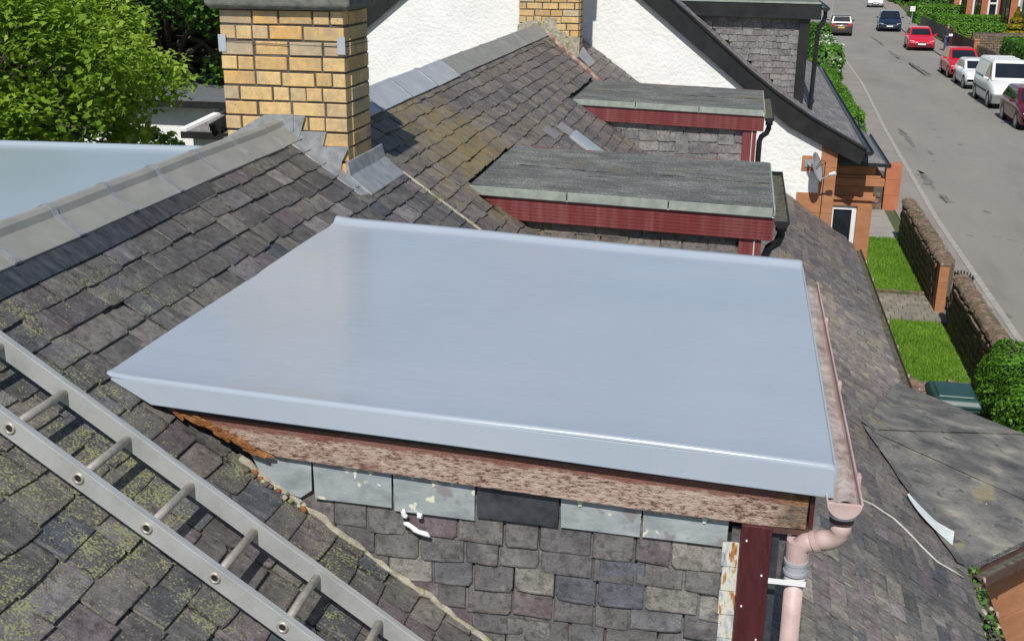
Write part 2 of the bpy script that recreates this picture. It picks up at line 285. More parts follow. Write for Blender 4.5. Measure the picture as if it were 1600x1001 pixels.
# ------------------------------------------------------------------ building helpers
ORG = {}
def org(o): return ORG.get(o.name, Vector((0, 0, 0))) if o else Vector((0, 0, 0))
def tag(o, label=None, cat=None, group=None, kind=None):
    for k, v in (('label', label), ('category', cat), ('group', group), ('kind', kind)):
        if v: o[k] = v
    return o
def thing(name, loc, label, cat, group=None):
    o = bpy.data.objects.new(name, None); o.empty_display_size = .2; COL.objects.link(o); o.location = loc
    ORG[o.name] = Vector(loc); return tag(o, label, cat, group)
def link(name, me, parent, loc=None, rot=None):
    o = bpy.data.objects.new(name, me); COL.objects.link(o)
    if parent: o.parent = parent
    if loc is not None: o.location = Vector(loc) - org(parent)
    if rot is not None: o.rotation_euler = rot
    ORG[o.name] = org(parent); return o
class MB:
    def __init__(s): s.v = []; s.f = []
    def poly(s, pts):
        i = len(s.v); s.v += [tuple(p) for p in pts]; s.f.append(tuple(range(i, i+len(pts)))); return s
    def prism(s, pts, ext):
        n = len(pts); i = len(s.v); e = Vector(ext)
        s.v += [tuple(p) for p in pts] + [tuple(Vector(p)+e) for p in pts]
        s.f.append(tuple(range(i, i+n))); s.f.append(tuple(range(i+2*n-1, i+n-1, -1)))
        for k in range(n): s.f.append((i+k, i+(k+1) % n, i+n+(k+1) % n, i+n+k))
        return s
    def box(s, lo, hi, mtx=None):
        x0, y0, z0 = lo; x1, y1, z1 = hi
        P = [(x0, y0, z0), (x1, y0, z0), (x1, y1, z0), (x0, y1, z0), (x0, y0, z1), (x1, y0, z1), (x1, y1, z1), (x0, y1, z1)]
        if mtx: P = [tuple(mtx @ Vector(p)) for p in P]
        i = len(s.v); s.v += P
        for f in ((0, 3, 2, 1), (4, 5, 6, 7), (0, 1, 5, 4), (1, 2, 6, 5), (2, 3, 7, 6), (3, 0, 4, 7)): s.f.append(tuple(i+k for k in f))
        return s
    def loft(s, rings, cap=True, closed=True):
        i0 = len(s.v); n = len(rings[0])
        for r in rings: s.v += [tuple(p) for p in r]
        for a in range(len(rings)-1):
            for k in range(n if closed else n-1):
                k2 = (k+1) % n; s.f.append((i0+a*n+k, i0+a*n+k2, i0+(a+1)*n+k2, i0+(a+1)*n+k))
        if cap and closed:
            s.f.append(tuple(i0+k for k in reversed(range(n)))); s.f.append(tuple(i0+(len(rings)-1)*n+k for k in range(n)))
        return s
    def tube(s, path, r, n=10, cap=True):
        path = [Vector(p) for p in path]; rings = []
        up = Vector((0, 0, 1))
        for i, p in enumerate(path):
            d = (path[min(i+1, len(path)-1)] - path[max(i-1, 0)]).normalized()
            a = d.cross(up)
            if a.length < .1: a = d.cross(Vector((0, 1, 0)))
            a.normalize(); b = a.cross(d)
            rr = r[i] if isinstance(r, (list, tuple)) else r
            rings.append([p + (a*math.cos(2*math.pi*k/n) + b*math.sin(2*math.pi*k/n))*rr for k in range(n)])
        return s.loft(rings, cap)
    def mesh(s, name, mats, o=Vector((0, 0, 0)), smooth=False):
        me = bpy.data.meshes.new(name); me.from_pydata([(x-o.x, y-o.y, z-o.z) for x, y, z in s.v], [], s.f)
        bm = bmesh.new(); bm.from_mesh(me); bmesh.ops.recalc_face_normals(bm, faces=bm.faces); bm.to_mesh(me); bm.free()
        for m in (mats if isinstance(mats, (list, tuple)) else [mats]): me.materials.append(m)
        if smooth: me.polygons.foreach_set('use_smooth', [True]*len(me.polygons))
        me.update(); return me
    def build(s, name, mats, parent=None, smooth=False, bevel=0, label=None, cat=None, group=None, kind=None, seg=2):
        o = link(name, s.mesh(name, mats, org(parent), smooth), parent)
        if bevel:
            b = o.modifiers.new('bevel', 'BEVEL'); b.width = bevel; b.segments = seg; b.limit_method = 'ANGLE'; b.angle_limit = R(35)
        return tag(o, label, cat, group, kind)
def bx(name, lo, hi, m, parent=None, bevel=0, **k): return MB().box(lo, hi).build(name, m, parent, bevel=bevel, **k)
def hexa(pts8):  # 4 bottom + 4 top corners
    b = MB(); b.v = [tuple(p) for p in pts8]
    b.f = [(0, 3, 2, 1), (4, 5, 6, 7), (0, 1, 5, 4), (1, 2, 6, 5), (2, 3, 7, 6), (3, 0, 4, 7)]; return b
def sheet_from_np(name, V, faces_n, m, parent=None, tone=None):
    """V: (n*k,3) array with k verts per face"""
    k = faces_n; n = len(V)//k; me = bpy.data.meshes.new(name)
    o3 = org(parent); V = V - np.array(o3)
    me.vertices.add(len(V)); me.vertices.foreach_set('co', V.astype(np.float32).ravel())
    me.loops.add(len(V)); me.loops.foreach_set('vertex_index', np.arange(len(V), dtype=np.int32))
    me.polygons.add(n); me.polygons.foreach_set('loop_start', np.arange(0, len(V), k, dtype=np.int32))
    me.update(calc_edges=True)
    if tone is not None:
        a = me.attributes.new('tone', 'FLOAT', 'POINT'); a.data.foreach_set('value', np.repeat(tone, k).astype(np.float32))
    me.materials.append(m); me.validate(); return link(name, me, parent)
def project(p):
    d = Vector(p)-C0; wz = d.dot(_F)
    if wz <= .1: return None
    return 800+CF*d.dot(_R2)/wz, 500.5-CF*d.dot(_U2)/wz, wz

# ---- slates ---------------------------------------------------------------
SLATE_MESH = {}
def slate_geo(wd, var, L, th):
    rr = random.Random(hash((round(wd, 3), var, round(L, 3))) & 0xffff)
    g = .0038; xs = np.array([-1, -.84, 0, .84, 1])*(wd/2-g); tl = rr.uniform(-.006, .006); j = [rr.uniform(-.0022, .0022)+tl*(i-2)/2 for i in range(5)]
    if var % 3 == 1: j[0] += rr.uniform(.008, .022)
    if var % 3 == 2: j[4] += rr.uniform(.008, .025); j[3] += .004
    out = [(x, yy) for x, yy in zip(xs, j)] + [(xs[4]+rr.uniform(-.002, .002), L), (xs[0]+rr.uniform(-.002, .002), L)]
    n = len(out)
    def zt(y): return th*2.05 - (th*1.75)*y/L
    top = [(x, y, zt(y)+rr.uniform(-.0012, .0012)) for x, y in out]; bot = [(x, y, zt(y)-th) for x, y in out]
    cx, cy = 0, L*.5; ins = .009
    inn = [(x*(1-ins/(wd*.5)), cy+(y-cy)*(1-ins/cy), z) for x, y, z in top]
    v = top+bot+inn; f = [tuple(range(2*n, 3*n))] + [(k, (k+1) % n, 2*n+(k+1) % n, 2*n+k) for k in range(n)] + [(k, n+k, n+(k+1) % n, (k+1) % n) for k in range(n) if k != 5]
    return v, f
EDGE = [1.]*14+[0.]*7
def slate_mesh(key, wd, var, L, th, m):
    k = (key, wd, var, L, th)
    if k not in SLATE_MESH:
        v, f = slate_geo(wd, var, L, th); me = bpy.data.meshes.new('slate'); me.from_pydata(v, [], f)
        bm = bmesh.new(); bm.from_mesh(me); bmesh.ops.recalc_face_normals(bm, faces=bm.faces)
        # make sure the broad face looks outward
        if max(bm.faces, key=lambda q: q.calc_area()).normal.z < 0: bmesh.ops.reverse_faces(bm, faces=bm.faces)
        bm.to_mesh(me); bm.free(); me.materials.append(m); me.attributes.new('edge', 'FLOAT', 'POINT').data.foreach_set('value', EDGE); SLATE_MESH[k] = me
    return SLATE_MESH[k]
def slate_field(parent, O, U, V, u0, u1, v0, v1, expo, widths, keep, key, limit, name='slate', stuff_name='slate_field', th=.008, jitter=1.0, visible=None):
    """courses run along U, V points down the slope; tails at v0+expo, v0+2*expo ..."""
    O, U, V = Vector(O), Vector(U).normalized(), Vector(V).normalized(); N = U.cross(-V).normalized()
    if N.z < 0 and abs(N.z) > .1: U2 = -U
    base = Matrix((U, -V, N)).transposed()
    L = expo*1.95; items = []; v = v0+expo; row = 0
    while v < v1+expo*.5:
        u = u0 - random.uniform(0, .2)
        while u < u1:
            wd = random.choice(widths); c = O + U*(u+wd/2) + V*(v + random.gauss(0, .0065)*jitter)
            if keep(u+wd/2, v, wd): items.append((c, wd, random.randrange(6), random.gauss(0, .016)*jitter, random.gauss(0, .026)*jitter))
            u += wd
        v += expo*(1+random.uniform(-.04, .04)); row += 1
    def score(it):
        q = project(it[0] - V*expo*.5)
        if q is None or not (-40 < q[0] < 1640 and -30 < q[1] < 1030): return -1
        if visible and not visible(it[0]): return -.5
        return 1/q[2]
    items.sort(key=score, reverse=True)
    mO, mS = SL[key]; sv = []; sf = []; tone = []; cnt = 0
    for it in items:
        c, wd, var, rz, rx = it
        rot = base @ Euler((rx, 0, rz)).to_matrix()
        if cnt < limit and score(it) > 0:
            o = link(name, slate_mesh(key, wd, var, L, th, mO), parent, c, rot.to_euler()); cnt += 1
        else:
            vv, ff = slate_geo(wd, var, L, th); i = len(sv); tt = random.random()
            sv += [tuple(c + rot @ Vector(p)) for p in vv]; sf += [tuple(i+k for k in f) for f in ff]; tone += [tt]*len(vv)
    if sv:
        mb = MB(); mb.v = sv; mb.f = sf
        me = bpy.data.meshes.new(stuff_name); oo = org(parent)
        me.from_pydata([(x-oo.x, y-oo.y, z-oo.z) for x, y, z in sv], [], sf); me.materials.append(mS)
        a = me.attributes.new('tone', 'FLOAT', 'POINT'); a.data.foreach_set('value', tone)
        me.attributes.new('edge', 'FLOAT', 'POINT').data.foreach_set('value', EDGE*(len(sv)//21))
        tag(link(stuff_name, me, parent), kind='stuff')
    return cnt
# ---- leaves ---------------------------------------------------------------
def leaves(name, P, size, m, parent, upbias=.5, aspect=.75, tone=None, dirs=None, fold=.25):
    n = len(P); nrm = rng.normal(size=(n, 3)); nrm[:, 2] = np.abs(nrm[:, 2])*(1+upbias) + upbias
    if dirs is not None: nrm = nrm*.6 + dirs*1.2
    nrm /= np.linalg.norm(nrm, axis=1)[:, None]
    a = np.cross(nrm, rng.normal(size=(n, 3))); a /= np.linalg.norm(a, axis=1)[:, None]; b = np.cross(nrm, a)
    s = size*(.6+.8*rng.random(n))[:, None]
    tip = P + a*s*.55; tail = P - a*s*.55; l = P + b*s*.5*aspect + nrm*s*fold*.4; r_ = P - b*s*.5*aspect + nrm*s*fold*.4
    V = np.stack([tip, l, tail, r_], 1).reshape(-1, 3)
    if tone is None: tone = rng.random(n)
    return sheet_from_np(name, V, 4, m, parent, tone)
def in_ball(n, shell=.55):
    d = rng.normal(size=(n, 3)); d /= np.linalg.norm(d, axis=1)[:, None]
    return d*(shell + (1-shell)*rng.random(n)[:, None]**.6), d

# ------------------------------------------------------------------ constants of the place
T = .6919; G = -5.6                       # roof slope (tan), garden level
CS = math.sqrt(1+T*T); DV = Vector((1, 0, -T)).normalized(); NV = Vector((T, 0, 1)).normalized()
def rz(x): return -T*x
XE = 4.76                                 # eaves
X1, X2, Y1, Y2 = .64, 3.253, 3.505, 6.03  # new dormer roof
FALL = .0396
def dz(x): return -.4137 - FALL*(x-X1)

# ================================================================== SETTING: ground, road, pavements
def struct(name, mb, m, **k): return mb.build(name, m, None, kind='structure', **k)
def flat(name, pts, z, m, th=None):
    b = MB()
    if th: b.prism([(x, y, z-th) for x, y in pts], (0, 0, th))
    else: b.poly([(x, y, z) for x, y in pts])
    return struct(name, b, m)
flat('ground', [(-600, -300), (600, -300), (600, 900), (-600, 900)], G-.16, m_soil)
KL = [(8.2, -30), (8.2, 30), (8.6, 46), (9.15, 61), (9.5, 88), (10.9, 112), (14.4, 160), (21, 240)]
KR = [(15.55, -30), (15.55, 70), (15.9, 84), (16.3, 104), (19.2, 145), (21, 168), (28, 240)]
flat('road', KL + KR[::-1], G-.12, m_asphalt)
def off(pl, d): return [(x+d, y) for x, y in pl]
flat('pavement_near_side', [(7.2, -30), (7.2, 30), (7.2, 46), (7.3, 61), (7.6, 88), (9, 112), (12.6, 160), (19, 240)] + off(KL, -.12)[::-1], G, m_pave, .2)
flat('pavement_far_side', off(KR, .12) + [(30, 240), (23, 168), (21, 145), (17.9, 104), (17.3, 84), (17.15, 70), (17.15, -30)], G, m_pave, .2)
def kerb(name, pl, d):
    root = None; stones = []
    b = MB()
    base = struct(name, MB().prism([(x-.055, y, G-.2) for x, y in pl] + [(x+.055, y, G-.2) for x, y in pl[::-1]], (0, 0, .19)), m_kerb)
    # kerb stones: one by one along the nearer stretch
    for i in range(len(pl)-1):
        a, c = Vector((*pl[i], 0)), Vector((*pl[i+1], 0)); ln = (c-a).length; dr = (c-a)/ln; n = int(ln/.92); ang = math.atan2(-dr.x, dr.y)
        for k in range(n):
            p = a+dr*(k+.5)*ln/n
            if not (18 < p.y < 75): continue
            link('kerb_stone', kerb_me, base, (p.x, p.y, G-.1), (0, 0, ang+random.gauss(0, .004)))
kerb_me = MB().box((-.066, -.453, -.1), (.066, .453, .112)).mesh('kerb_stone', m_kerb)
kerb('kerb_near_side', off(KL, -.06), 0); kerb('kerb_far_side', off(KR, .06), 0)
def blob(cx, cy, rx, ry, n=16, seed=0):
    rr = random.Random(seed); return [(cx+rx*math.cos(2*math.pi*k/n)*rr.uniform(.7, 1.15), cy+ry*math.sin(2*math.pi*k/n)*rr.uniform(.7, 1.15)) for k in range(n)]
for i, (x, y, a, b_) in enumerate([(8.75, 36.2, .20, 1.5), (8.85, 33.4, .16, .6), (9.2, 44.6, .14, 2.4), (13.2, 71, .28, 4.5), (12.9, 80, .22, 4.0), (13.0, 92, .2, 5), (9.6, 41.2, .10, .5)]):
    rr_ = random.Random(i+40); n_ = 44
    pts_ = [(x+a*math.cos(2*math.pi*k/n_)*rr_.uniform(.35, 1.25), y+b_*math.sin(2*math.pi*k/n_)*rr_.uniform(.6, 1.2)) for k in range(n_)]
    flat('road_patch', pts_, G-.116, m_patch)
flat('dropped_crossing_slab', [(7.72, 22.35), (8.1, 22.35), (8.1, 23.5), (7.5, 23.5)], G+.004, m_conc)

# front garden
flat('garden_soil', [(3.5, -12), (7.2, -12), (7.2, 40), (3.5, 40)], G-.04, m_soil)
def lawn(name, x0, y0, x1, y1, n):
    o = flat(name, [(x0, y0), (x1, y0), (x1, y1), (x0, y1)], G, m_lawn, .03)
    P = np.stack([x0+(x1-x0)*rng.random(n), y0+(y1-y0)*rng.random(n), np.full(n, G)], 1)
    h = .03+.045*rng.random(n); a = rng.normal(size=(n, 2))*.012; d = rng.normal(size=(n, 2)); d /= np.linalg.norm(d, axis=1)[:, None]
    V = np.zeros((n, 3, 3)); V[:, 0] = P; V[:, 1] = P; V[:, 2] = P
    V[:, 0, :2] += d*.007; V[:, 1, :2] -= d*.007; V[:, 2, :2] += a*2; V[:, 2, 2] += h
    pat = .5+.22*np.sin(P[:, 0]*3.1+P[:, 1]*2.3)*np.cos(P[:, 1]*1.7-P[:, 0])+.2*np.sin(P[:, 0]*9)*np.sin(P[:, 1]*7.7)+.3*rng.normal(size=n)
    kp = rng.random(n) < np.clip((np.minimum(np.minimum(P[:, 1]-y0, y1-P[:, 1]), x1-P[:, 0]))/.12+.35, 0, 1)
    V = V[kp]; pat = pat[kp]
    tag(sheet_from_np('grass', V.reshape(-1, 3), 3, L_grass, None, np.clip(pat, 0, 1)), 'short mown green grass of the %s' % ('lawn beside the green bin' if y0 < 20 else 'lawn beside the sandstone bay'), 'grass', kind='stuff')
lawn('lawn_by_bin', 4.75, 17.95, 6.9, 21.2, 26000)
lawn('lawn_by_bay', 4.75, 22.95, 6.9, 27.75, 30000)
path = flat('garden_path', [(4.75, 21.2), (7.0, 21.2), (7.0, 22.95), (4.75, 22.95)], G-.02, m_soil)
paver_me = [MB().box((-.098, -.098, 0), (.098, .098, .05)).mesh('paver', mat('path_paver_%d' % i, two(a, c), 12, rough=.9, bump=.4)) for i, (a, c) in enumerate([((.17, .155, .12), (.25, .235, .19)), ((.21, .19, .145), (.29, .27, .215)), ((.145, .135, .11), (.215, .20, .165))])]
for i in range(11):
    for j in range(8):
        link('paver', random.choice(paver_me), path, (4.86+.205*i+(.1 if j % 2 else 0), 21.34+.205*j, G-.015+random.uniform(-.004, .004)), (random.gauss(0, .01), random.gauss(0, .01), random.gauss(0, .015)))
edge_me = MB().box((-.045, -.2, 0), (.045, .2, .10)).mesh('edging_stone', m_rubble)
for i in range(5): link('edging_stone', edge_me, path, (4.95+.42*i, 23.0, G-.03), (0, 0, R(90)+random.gauss(0, .03)))
flat('concrete_drive', [(4.75, 27.75), (6.92, 27.75), (6.92, 31.0), (4.75, 31.0)], G-.01, m_conc, .03)
flat('gravel_bed', [(5.4, 5.0), (6.9, 5.0), (6.9, 12.6), (5.4, 12.6)], G-.02, m_gravel)
n = 7000
P = np.stack([5.4+1.5*rng.random(n), 8+4.6*rng.random(n), np.full(n, G)], 1)
o = leaves('gravel_stones', P, .035, leaf_mat('gravel_chips', [(0, (.20, .16, .10)), (.5, (.38, .32, .22)), (1, (.55, .50, .40))], 0), None)
tag(o, 'yellow gravel on the ground beside the bay wall', 'gravel', kind='stuff')

# ================================================================== ROW HOUSES: shared builders
def brick_mesh(L, h, d, m, cache={}):
    k = (round(L, 2), round(h, 3), round(d, 2), m.name)
    if k not in cache:
        L, c = k[0], .004; b = MB()
        # x length, y depth (front at -d/2), z height; chamfered front edges
        f = lambda dx, y, dzz: [(-L/2+dx, y, -h/2+dzz), (L/2-dx, y, -h/2+dzz), (L/2-dx, y, h/2-dzz), (-L/2+dx, y, h/2-dzz)]
        b.loft([f(c, -d/2, c), f(0, -d/2+c, 0), f(0, d/2, 0)]); cache[k] = b.mesh('brick', m)
    return cache[k]
def chimney(house, x0, x1, y0, y1, z0, z1, name='chimney', course=.0935, stretch=.228):
    """mortar core with every brick a piece of its own"""
    j = .0135; rec = .010
    core = bx(name, (x0+rec, y0+rec, z0), (x1-rec, y1-rec, z1), m_mortar, house)
    h = course-j; d = .1; rr = random.Random(int(x0*1000)+int(y0*100))
    def run(fn, length, row):
        u = 0; first = True
        while u < length-.03:
            L = stretch*.48 if (first and row % 2) else stretch
            q = rr.random()
            if not first and q < .20: L = stretch*.48
            elif not first and q < .34: L = stretch*.74
            if length-u-L < .05: L = length-u
            L = min(L, length-u); fn(u+L/2, L-j, row); u += L; first = False
    n = int(round((z1-z0)/course)); z = z1
    for r_ in range(n):
        zc = z1-course*(r_+.5)
        def fr(u, L, row, y=y0+d/2, rot=0.): link('brick', brick_mesh(L, h, d, m_brick), core, (x0+u, y+rr.gauss(0, .0028), zc+rr.gauss(0, .0016)), (0, rr.gauss(0, .005), rot+rr.gauss(0, .007)))
        run(fr, x1-x0, r_)
        run(lambda u, L, row: fr(u, L, row, y1-d/2, math.pi), x1-x0, r_)
        def sd_(u, L, row, x=x1-d/2, rot=math.pi/2): link('brick', brick_mesh(L, h, d, m_brick), core, (x+rr.gauss(0, .0015), y0+d+u, zc), (0, 0, rot+rr.gauss(0, .004)))
        run(sd_, y1-y0-2*d, r_+1)
        run(lambda u, L, row: sd_(u, L, row, x0+d/2, -math.pi/2), y1-y0-2*d, r_+1)
    return core
def ridge_tiles(house, y0, y1, pitch, m, joint_m, name='ridge_tile', wl=.155, flatter=False, sub=True):
    sec = [(-wl, -.70*wl), (-.045, -.012), (-.032, .018), (-.012, .032), (.012, .032), (.032, .018), (.045, -.012), (wl, -.58*wl), (wl-.008, -.58*wl-.016), (.03, -.03), (-.03, -.03), (-wl+.008, -.7*wl-.016)]
    if flatter: sec = [(-wl, -.7*wl), (-.03, .012), (-.01, .03), (.01, .03), (.03, .012), (wl, -.57*wl), (wl-.006, -.57*wl-.012), (.02, -.02), (-.02, -.02), (-wl+.006, -.7*wl-.012)]
    sec0 = sec; y = y0
    while y < y1-.05:
        l = min(pitch, y1-y); t = random.gauss(0, .003); sx = random.gauss(0, .004)
        sec = [(x, z+.018) for x, z in sec0]
        tile = MB().loft([[(x+sx, y+.004, z+t) for x, z in sec], [(x+sx, y+l-.004, z-t) for x, z in sec]]).build(name, m, house, bevel=.003)
        jb = MB(); s2 = [(x*1.03, z+.006+.01*abs(x)) for x, z in sec[:len(sec)//2+2]] 
        up = [(x*1.02+sx, z+.005) for x, z in sec[:(8 if not flatter else 6)]]; dn = [(x*1.0+sx, z-.004) for x, z in sec[:(8 if not flatter else 6)]]
        ring = up + dn[::-1]
        jb.loft([[(x, y+l-.022+.006*math.sin(x*60), z) for x, z in ring], [(x, y+l+.016+.006*math.sin(x*45+1), z) for x, z in ring]])
        jb.build('ridge_joint', joint_m, tile if sub else house)
        y += l
def half_pipe(path_y0, path_y1, xc, z, r, m, parent, name='gutter', capm=None, fill=None):
    n = 12; outer = [(xc-r*math.cos(math.pi*k/n), z-r*math.sin(math.pi*k/n)) for k in range(n+1)]
    ri = r-.005; inner = [(xc+ri*math.cos(math.pi*k/n), z-ri*math.sin(math.pi*k/n)) for k in range(n+1)]
    ring = outer+inner
    g = MB().loft([[(x, path_y0, zz) for x, zz in ring], [(x, path_y1, zz) for x, zz in ring]]).build(name, m, parent, smooth=False)
    return g, outer

# ================================================================== HOUSE A : near house with the new dormer roof
A = thing('terraced_house', (0, 2, G), 'near slate-roofed cottage under the ladder with the new glossy grey dormer roof', 'house')
YA0, YP, YB1 = -4.0, 7.41, 17.62
def deck(house, y0, y1):
    d = .022
    b = MB().prism([(0, y0, -d), (XE+.02, y0, rz(XE+.02)-d), (XE+.02, y0, rz(XE+.02)-d-.08), (0, y0, -d-.12)], (0, y1-y0, 0))
    b.prism([(0, y0, -d-.001), (0, y0, -d-.12), (-XE-.02, y0, rz(XE+.02)-d-.08), (-XE-.02, y0, rz(XE+.02)-d)], (0, y1-y0, 0))
    return b.build('roof', m_core, house)
def walls(house, y0, y1, m):
    b = MB().prism([(-4.55, y0, G-.2), (4.55, y0, G-.2), (4.55, y0, rz(4.55)-.15), (0, y0, -.16), (-4.55, y0, rz(4.55)-.15)], (0, y1-y0, 0))
    return b.build('wall', m, house)
roofA = deck(A, YA0, YP); walls(A, YA0, YP, m_sand)
def keepA(u, v, wd):
    x = v/CS
    y = u
    if x < .20 or x > XE+.03: return False
    if 3.66 < y < Y2-.12 and X1+.015 < x < 3.02: return False
    if 3.57 < y <= 3.66 and X1+.02 < x < .98: return False
    if -.30 < x < .44 and 6.70 < y < 7.26: return False
    return True
def visA(c): return not (c.x > 1.2 and c.y > 3.6 and c.x < 3.3)
slate_field(roofA, (0, 0, 0), (0, 1, 0), DV, YA0, YP, 0, XE*CS, .128, [.15, .17, .19, .21, .24, .27], keepA, 'A', 300, visible=visA, th=.0105)
# rear slope, plain field
slate_field(roofA, (0, 0, 0), (0, -1, 0), Vector((-1, 0, -T)), -YP, -YA0, 0, XE*CS, .15, [.2, .25, .3], lambda u, v, w_: v/CS > .16 and not (v/CS > .40 and -u > 1.0), 'A', 0, stuff_name='rear_slate_field')
on_roof_pts = [(X1-.03, 3.38), (X1-.03, 3.64), (1.06, 3.64), (1.06, 3.38)]
MB().prism([(x, y, rz(x)-.004) for x, y in on_roof_pts], tuple(NV*.008)).build('soaker', m_lead_dark, roofA)
# ridge
ridge_tiles(A, 2.37-.45*3, 6.70, .452, m_ridge, m_lead)
MB().prism([(.13, 2.2, rz(.13)+.012), (.235, 2.2, rz(.235)+.014), (.235, 4.2, rz(.235)+.014), (.215, 5.32, rz(.215)+.014), (.13, 5.4, rz(.13)+.012)], tuple(NV*.012)).build('lead_saddle', m_lead_dark, A)

# chimney on the party wall
CX0, CX1, CYf, CYb = -.37, .455, 6.73, 7.20
ch = chimney(A, CX0, CX1, CYf, CYb, -.40, .72)
cap = MB()
for zz, o1 in ((.72, .045), (.80, .05), (.84, .02), (.90, -.03)): pass
ring = lambda o1, z: [(CX0-o1, CYf-o1, z), (CX1+o1, CYf-o1, z), (CX1+o1, CYb+o1, z), (CX0-o1, CYb+o1, z)]
cap.loft([ring(.035, .722), ring(.06, .745), ring(.062, .83), ring(.02, .875), ring(.02, .98), ring(-.04, 1.03)])
cap.build('chimney_cap', m_cap, A, bevel=.012)
for px in (-.16, .24):
    rr_ = [(.13, 1.0), (.12, 1.08), (.105, 1.3), (.125, 1.34), (.125, 1.38), (.095, 1.38), (.085, 1.2)]
    MB().loft([[(px+a*math.cos(2*math.pi*k/20), 6.965+a*math.sin(2*math.pi*k/20), z) for k in range(20)] for a, z in rr_]).build('chimney_pot', m_sand_col, A, smooth=True)
# lead flashings round the chimney (stepped)
yF = CYf-.008
def plate(pts, y, m, parent, name, th=.006): return MB().prism([(x, y, z) for x, z in pts], (0, th, 0)).build(name, m, parent)
plate([(-.385, -.30), (-.385, -.08), (-.365, -.076), (-.122, .061), (-.096, .074), (.099, .084), (.092, -.05)], yF-.004, m_lead, A, 'step_flashing')
plate([(.094, -.09), (.102, .075), (.179, .078), (.12, -.10)], yF-.008, m_lead, A, 'step_flashing')
plate([(.110, -.14), (.125, -.021), (.314, -.020), (.262, -.20)], yF-.004, m_lead, A, 'step_flashing')
plate([(.255, -.24), (.268, -.113), (.463, -.108), (.411, -.204), (.40, -.31)], yF-.008, m_lead, A, 'step_flashing')
def on_roof(pts, off_, th, m, parent, name, bevel=0): return MB().prism([(x, y, rz(x)+off_) for x, y in pts], tuple(NV*th)).build(name, m, parent, bevel=bevel)
on_roof([(.05, 6.56), (.05, 6.74), (.46, 6.74), (.60, 6.66), (.58, 6.56)], .014, .010, m_lead, A, 'lead_apron', .004)
# side apron: climbs the chimney side, lies on the slates
b = MB(); sec = [(.456, -.195), (.466, -.20), (.485, -.285), (.62, rz(.62)+.034), (.62, rz(.62)+.022), (.45, -.36)]
b.loft([[(x, 6.67, z) for x, z in sec], [(x+.004, 6.9, z+.004) for x, z in sec], [(x-.002, 7.15, z-.003) for x, z in sec], [(x, 7.39, z) for x, z in sec]])
b.build('side_apron', m_lead, A, bevel=.004)
on_roof([(.10, 7.20), (.10, 7.39), (.46, 7.39), (.46, 7.20)], .012, .010, m_lead, A, 'back_gutter', .004)
for x in (CX0-.006, CX1-.045): bx('corner_clip', (x, CYf-.008, .46), (x+.05, CYf-.002, .565), m_zinc, A)
for z in (.512,): MB().tube([(CX0-.004, CYf-.003, z+.010), (.05, CYf-.003, z), (CX1+.003, CYf-.003, z-.006), (CX1+.003, CYb, z-.006)], .0022, 6).build('strap_wire', m_iron, A)
# mortar fillet down the party line
MB().tube([(x, YP+random.gauss(0, .004), rz(x)+.022) for x in np.linspace(.60, 2.9, 30)], .012, 6).build('mortar_fillet', m_mortar_pale, A)

# ---- new dormer: part of house A, its pieces are sub-parts
core = MB().prism([(X1+.06, 3.60, dz(X1)-.05), (3.0, 3.60, dz(3.0)-.05), (3.0, 3.60, rz(3.0)-.1), (X1+.06, 3.60, rz(X1+.06)-.1)], (0, Y2-.10-3.60, 0)).build('dormer', m_core, A)
D = core
# membrane: one draped sheet with lips
b = MB(); nx, ny = 40, 36
prof = [(0.0, -.010), (.003, -.001), (.010, .004), (.022, .003), (.05, .0)]        # near lip
prof2 = [(-.11, 0.), (-.085, .002), (-.055, .020), (-.045, .026), (-.008, .026), (0., .018)]  # far kerb
ys = [Y1+a for a, _ in prof] + list(np.linspace(Y1+.16, Y2-.2, ny)) + [Y2+a for a, _ in prof2]
hs = [h for _, h in prof] + [0]*ny + [h for _, h in prof2]
xs = [X1-.015] + list(np.linspace(X1+.02, X2-.03, nx)) + [X2-.012, X2, X2+.002]
g = []
for i, x in enumerate(xs):
    row = []
    for y, h in zip(ys, hs):
        z = dz(x)+h + .0025*math.sin(x*3.1+y*1.7) + .0015*math.sin(y*5.3-x*2)
        if i == len(xs)-2: z -= .004
        if i == len(xs)-1: z -= .05
        k = max(0., 1-(x-X1)/.05); z += .006*k
        row.append((x, y, z))
    g.append(row)
i0 = 0
for row in g: b.v += row
ncol = len(ys)
for i in range(len(xs)-1):
    for j in range(ncol-1): b.f.append((i*ncol+j, (i+1)*ncol+j, (i+1)*ncol+j+1, i*ncol+j+1))
b.build('roof_membrane', m_membrane, D, smooth=True)
# wrapped edge trims (near and far)
def trim(y, th, name):
    bb = MB()
    top = [(X1-.02, dz(X1)-.008), (X2+.002, dz(X2)-.010)]
    bot = [(X2+.006, dz(X2)-.112), (.80, dz(.80)-.092)]
    n_ = 24; ring = []
    for k in range(n_+1):
        s = k/n_; xt = top[0][0]+(top[1][0]-top[0][0])*s; xb = .80+(X2+.006-.80)*s
        zt = dz(xt)-.008; zb = dz(xb)-.092-.020*s+.0015*math.sin(xb*4)
        ring.append([(xt, y, zt), (xb, y-.012, zb), (xb, y-.012+th, zb-.001), (xt, y+th, zt-.001)])
    return bb.loft(ring).build(name, m_membrane, D, smooth=False, bevel=.004)
trim(Y1, .012, 'edge_trim')
MB().prism([(X1, Y2-.012, dz(X1)+.016), (X2, Y2-.012, dz(X2)+.016), (X2, Y2-.012, dz(X2)-.10), (.8, Y2-.012, dz(.8)-.09)], (0, .014, 0)).build('edge_trim', m_membrane, D)
MB().prism([(X2, Y1, dz(X2)-.012), (X2, Y2, dz(X2)-.012), (X2, Y2, dz(X2)-.07), (X2, Y1, dz(X2)-.07)], (.008, 0, 0)).build('drip_edge', m_membrane, D)
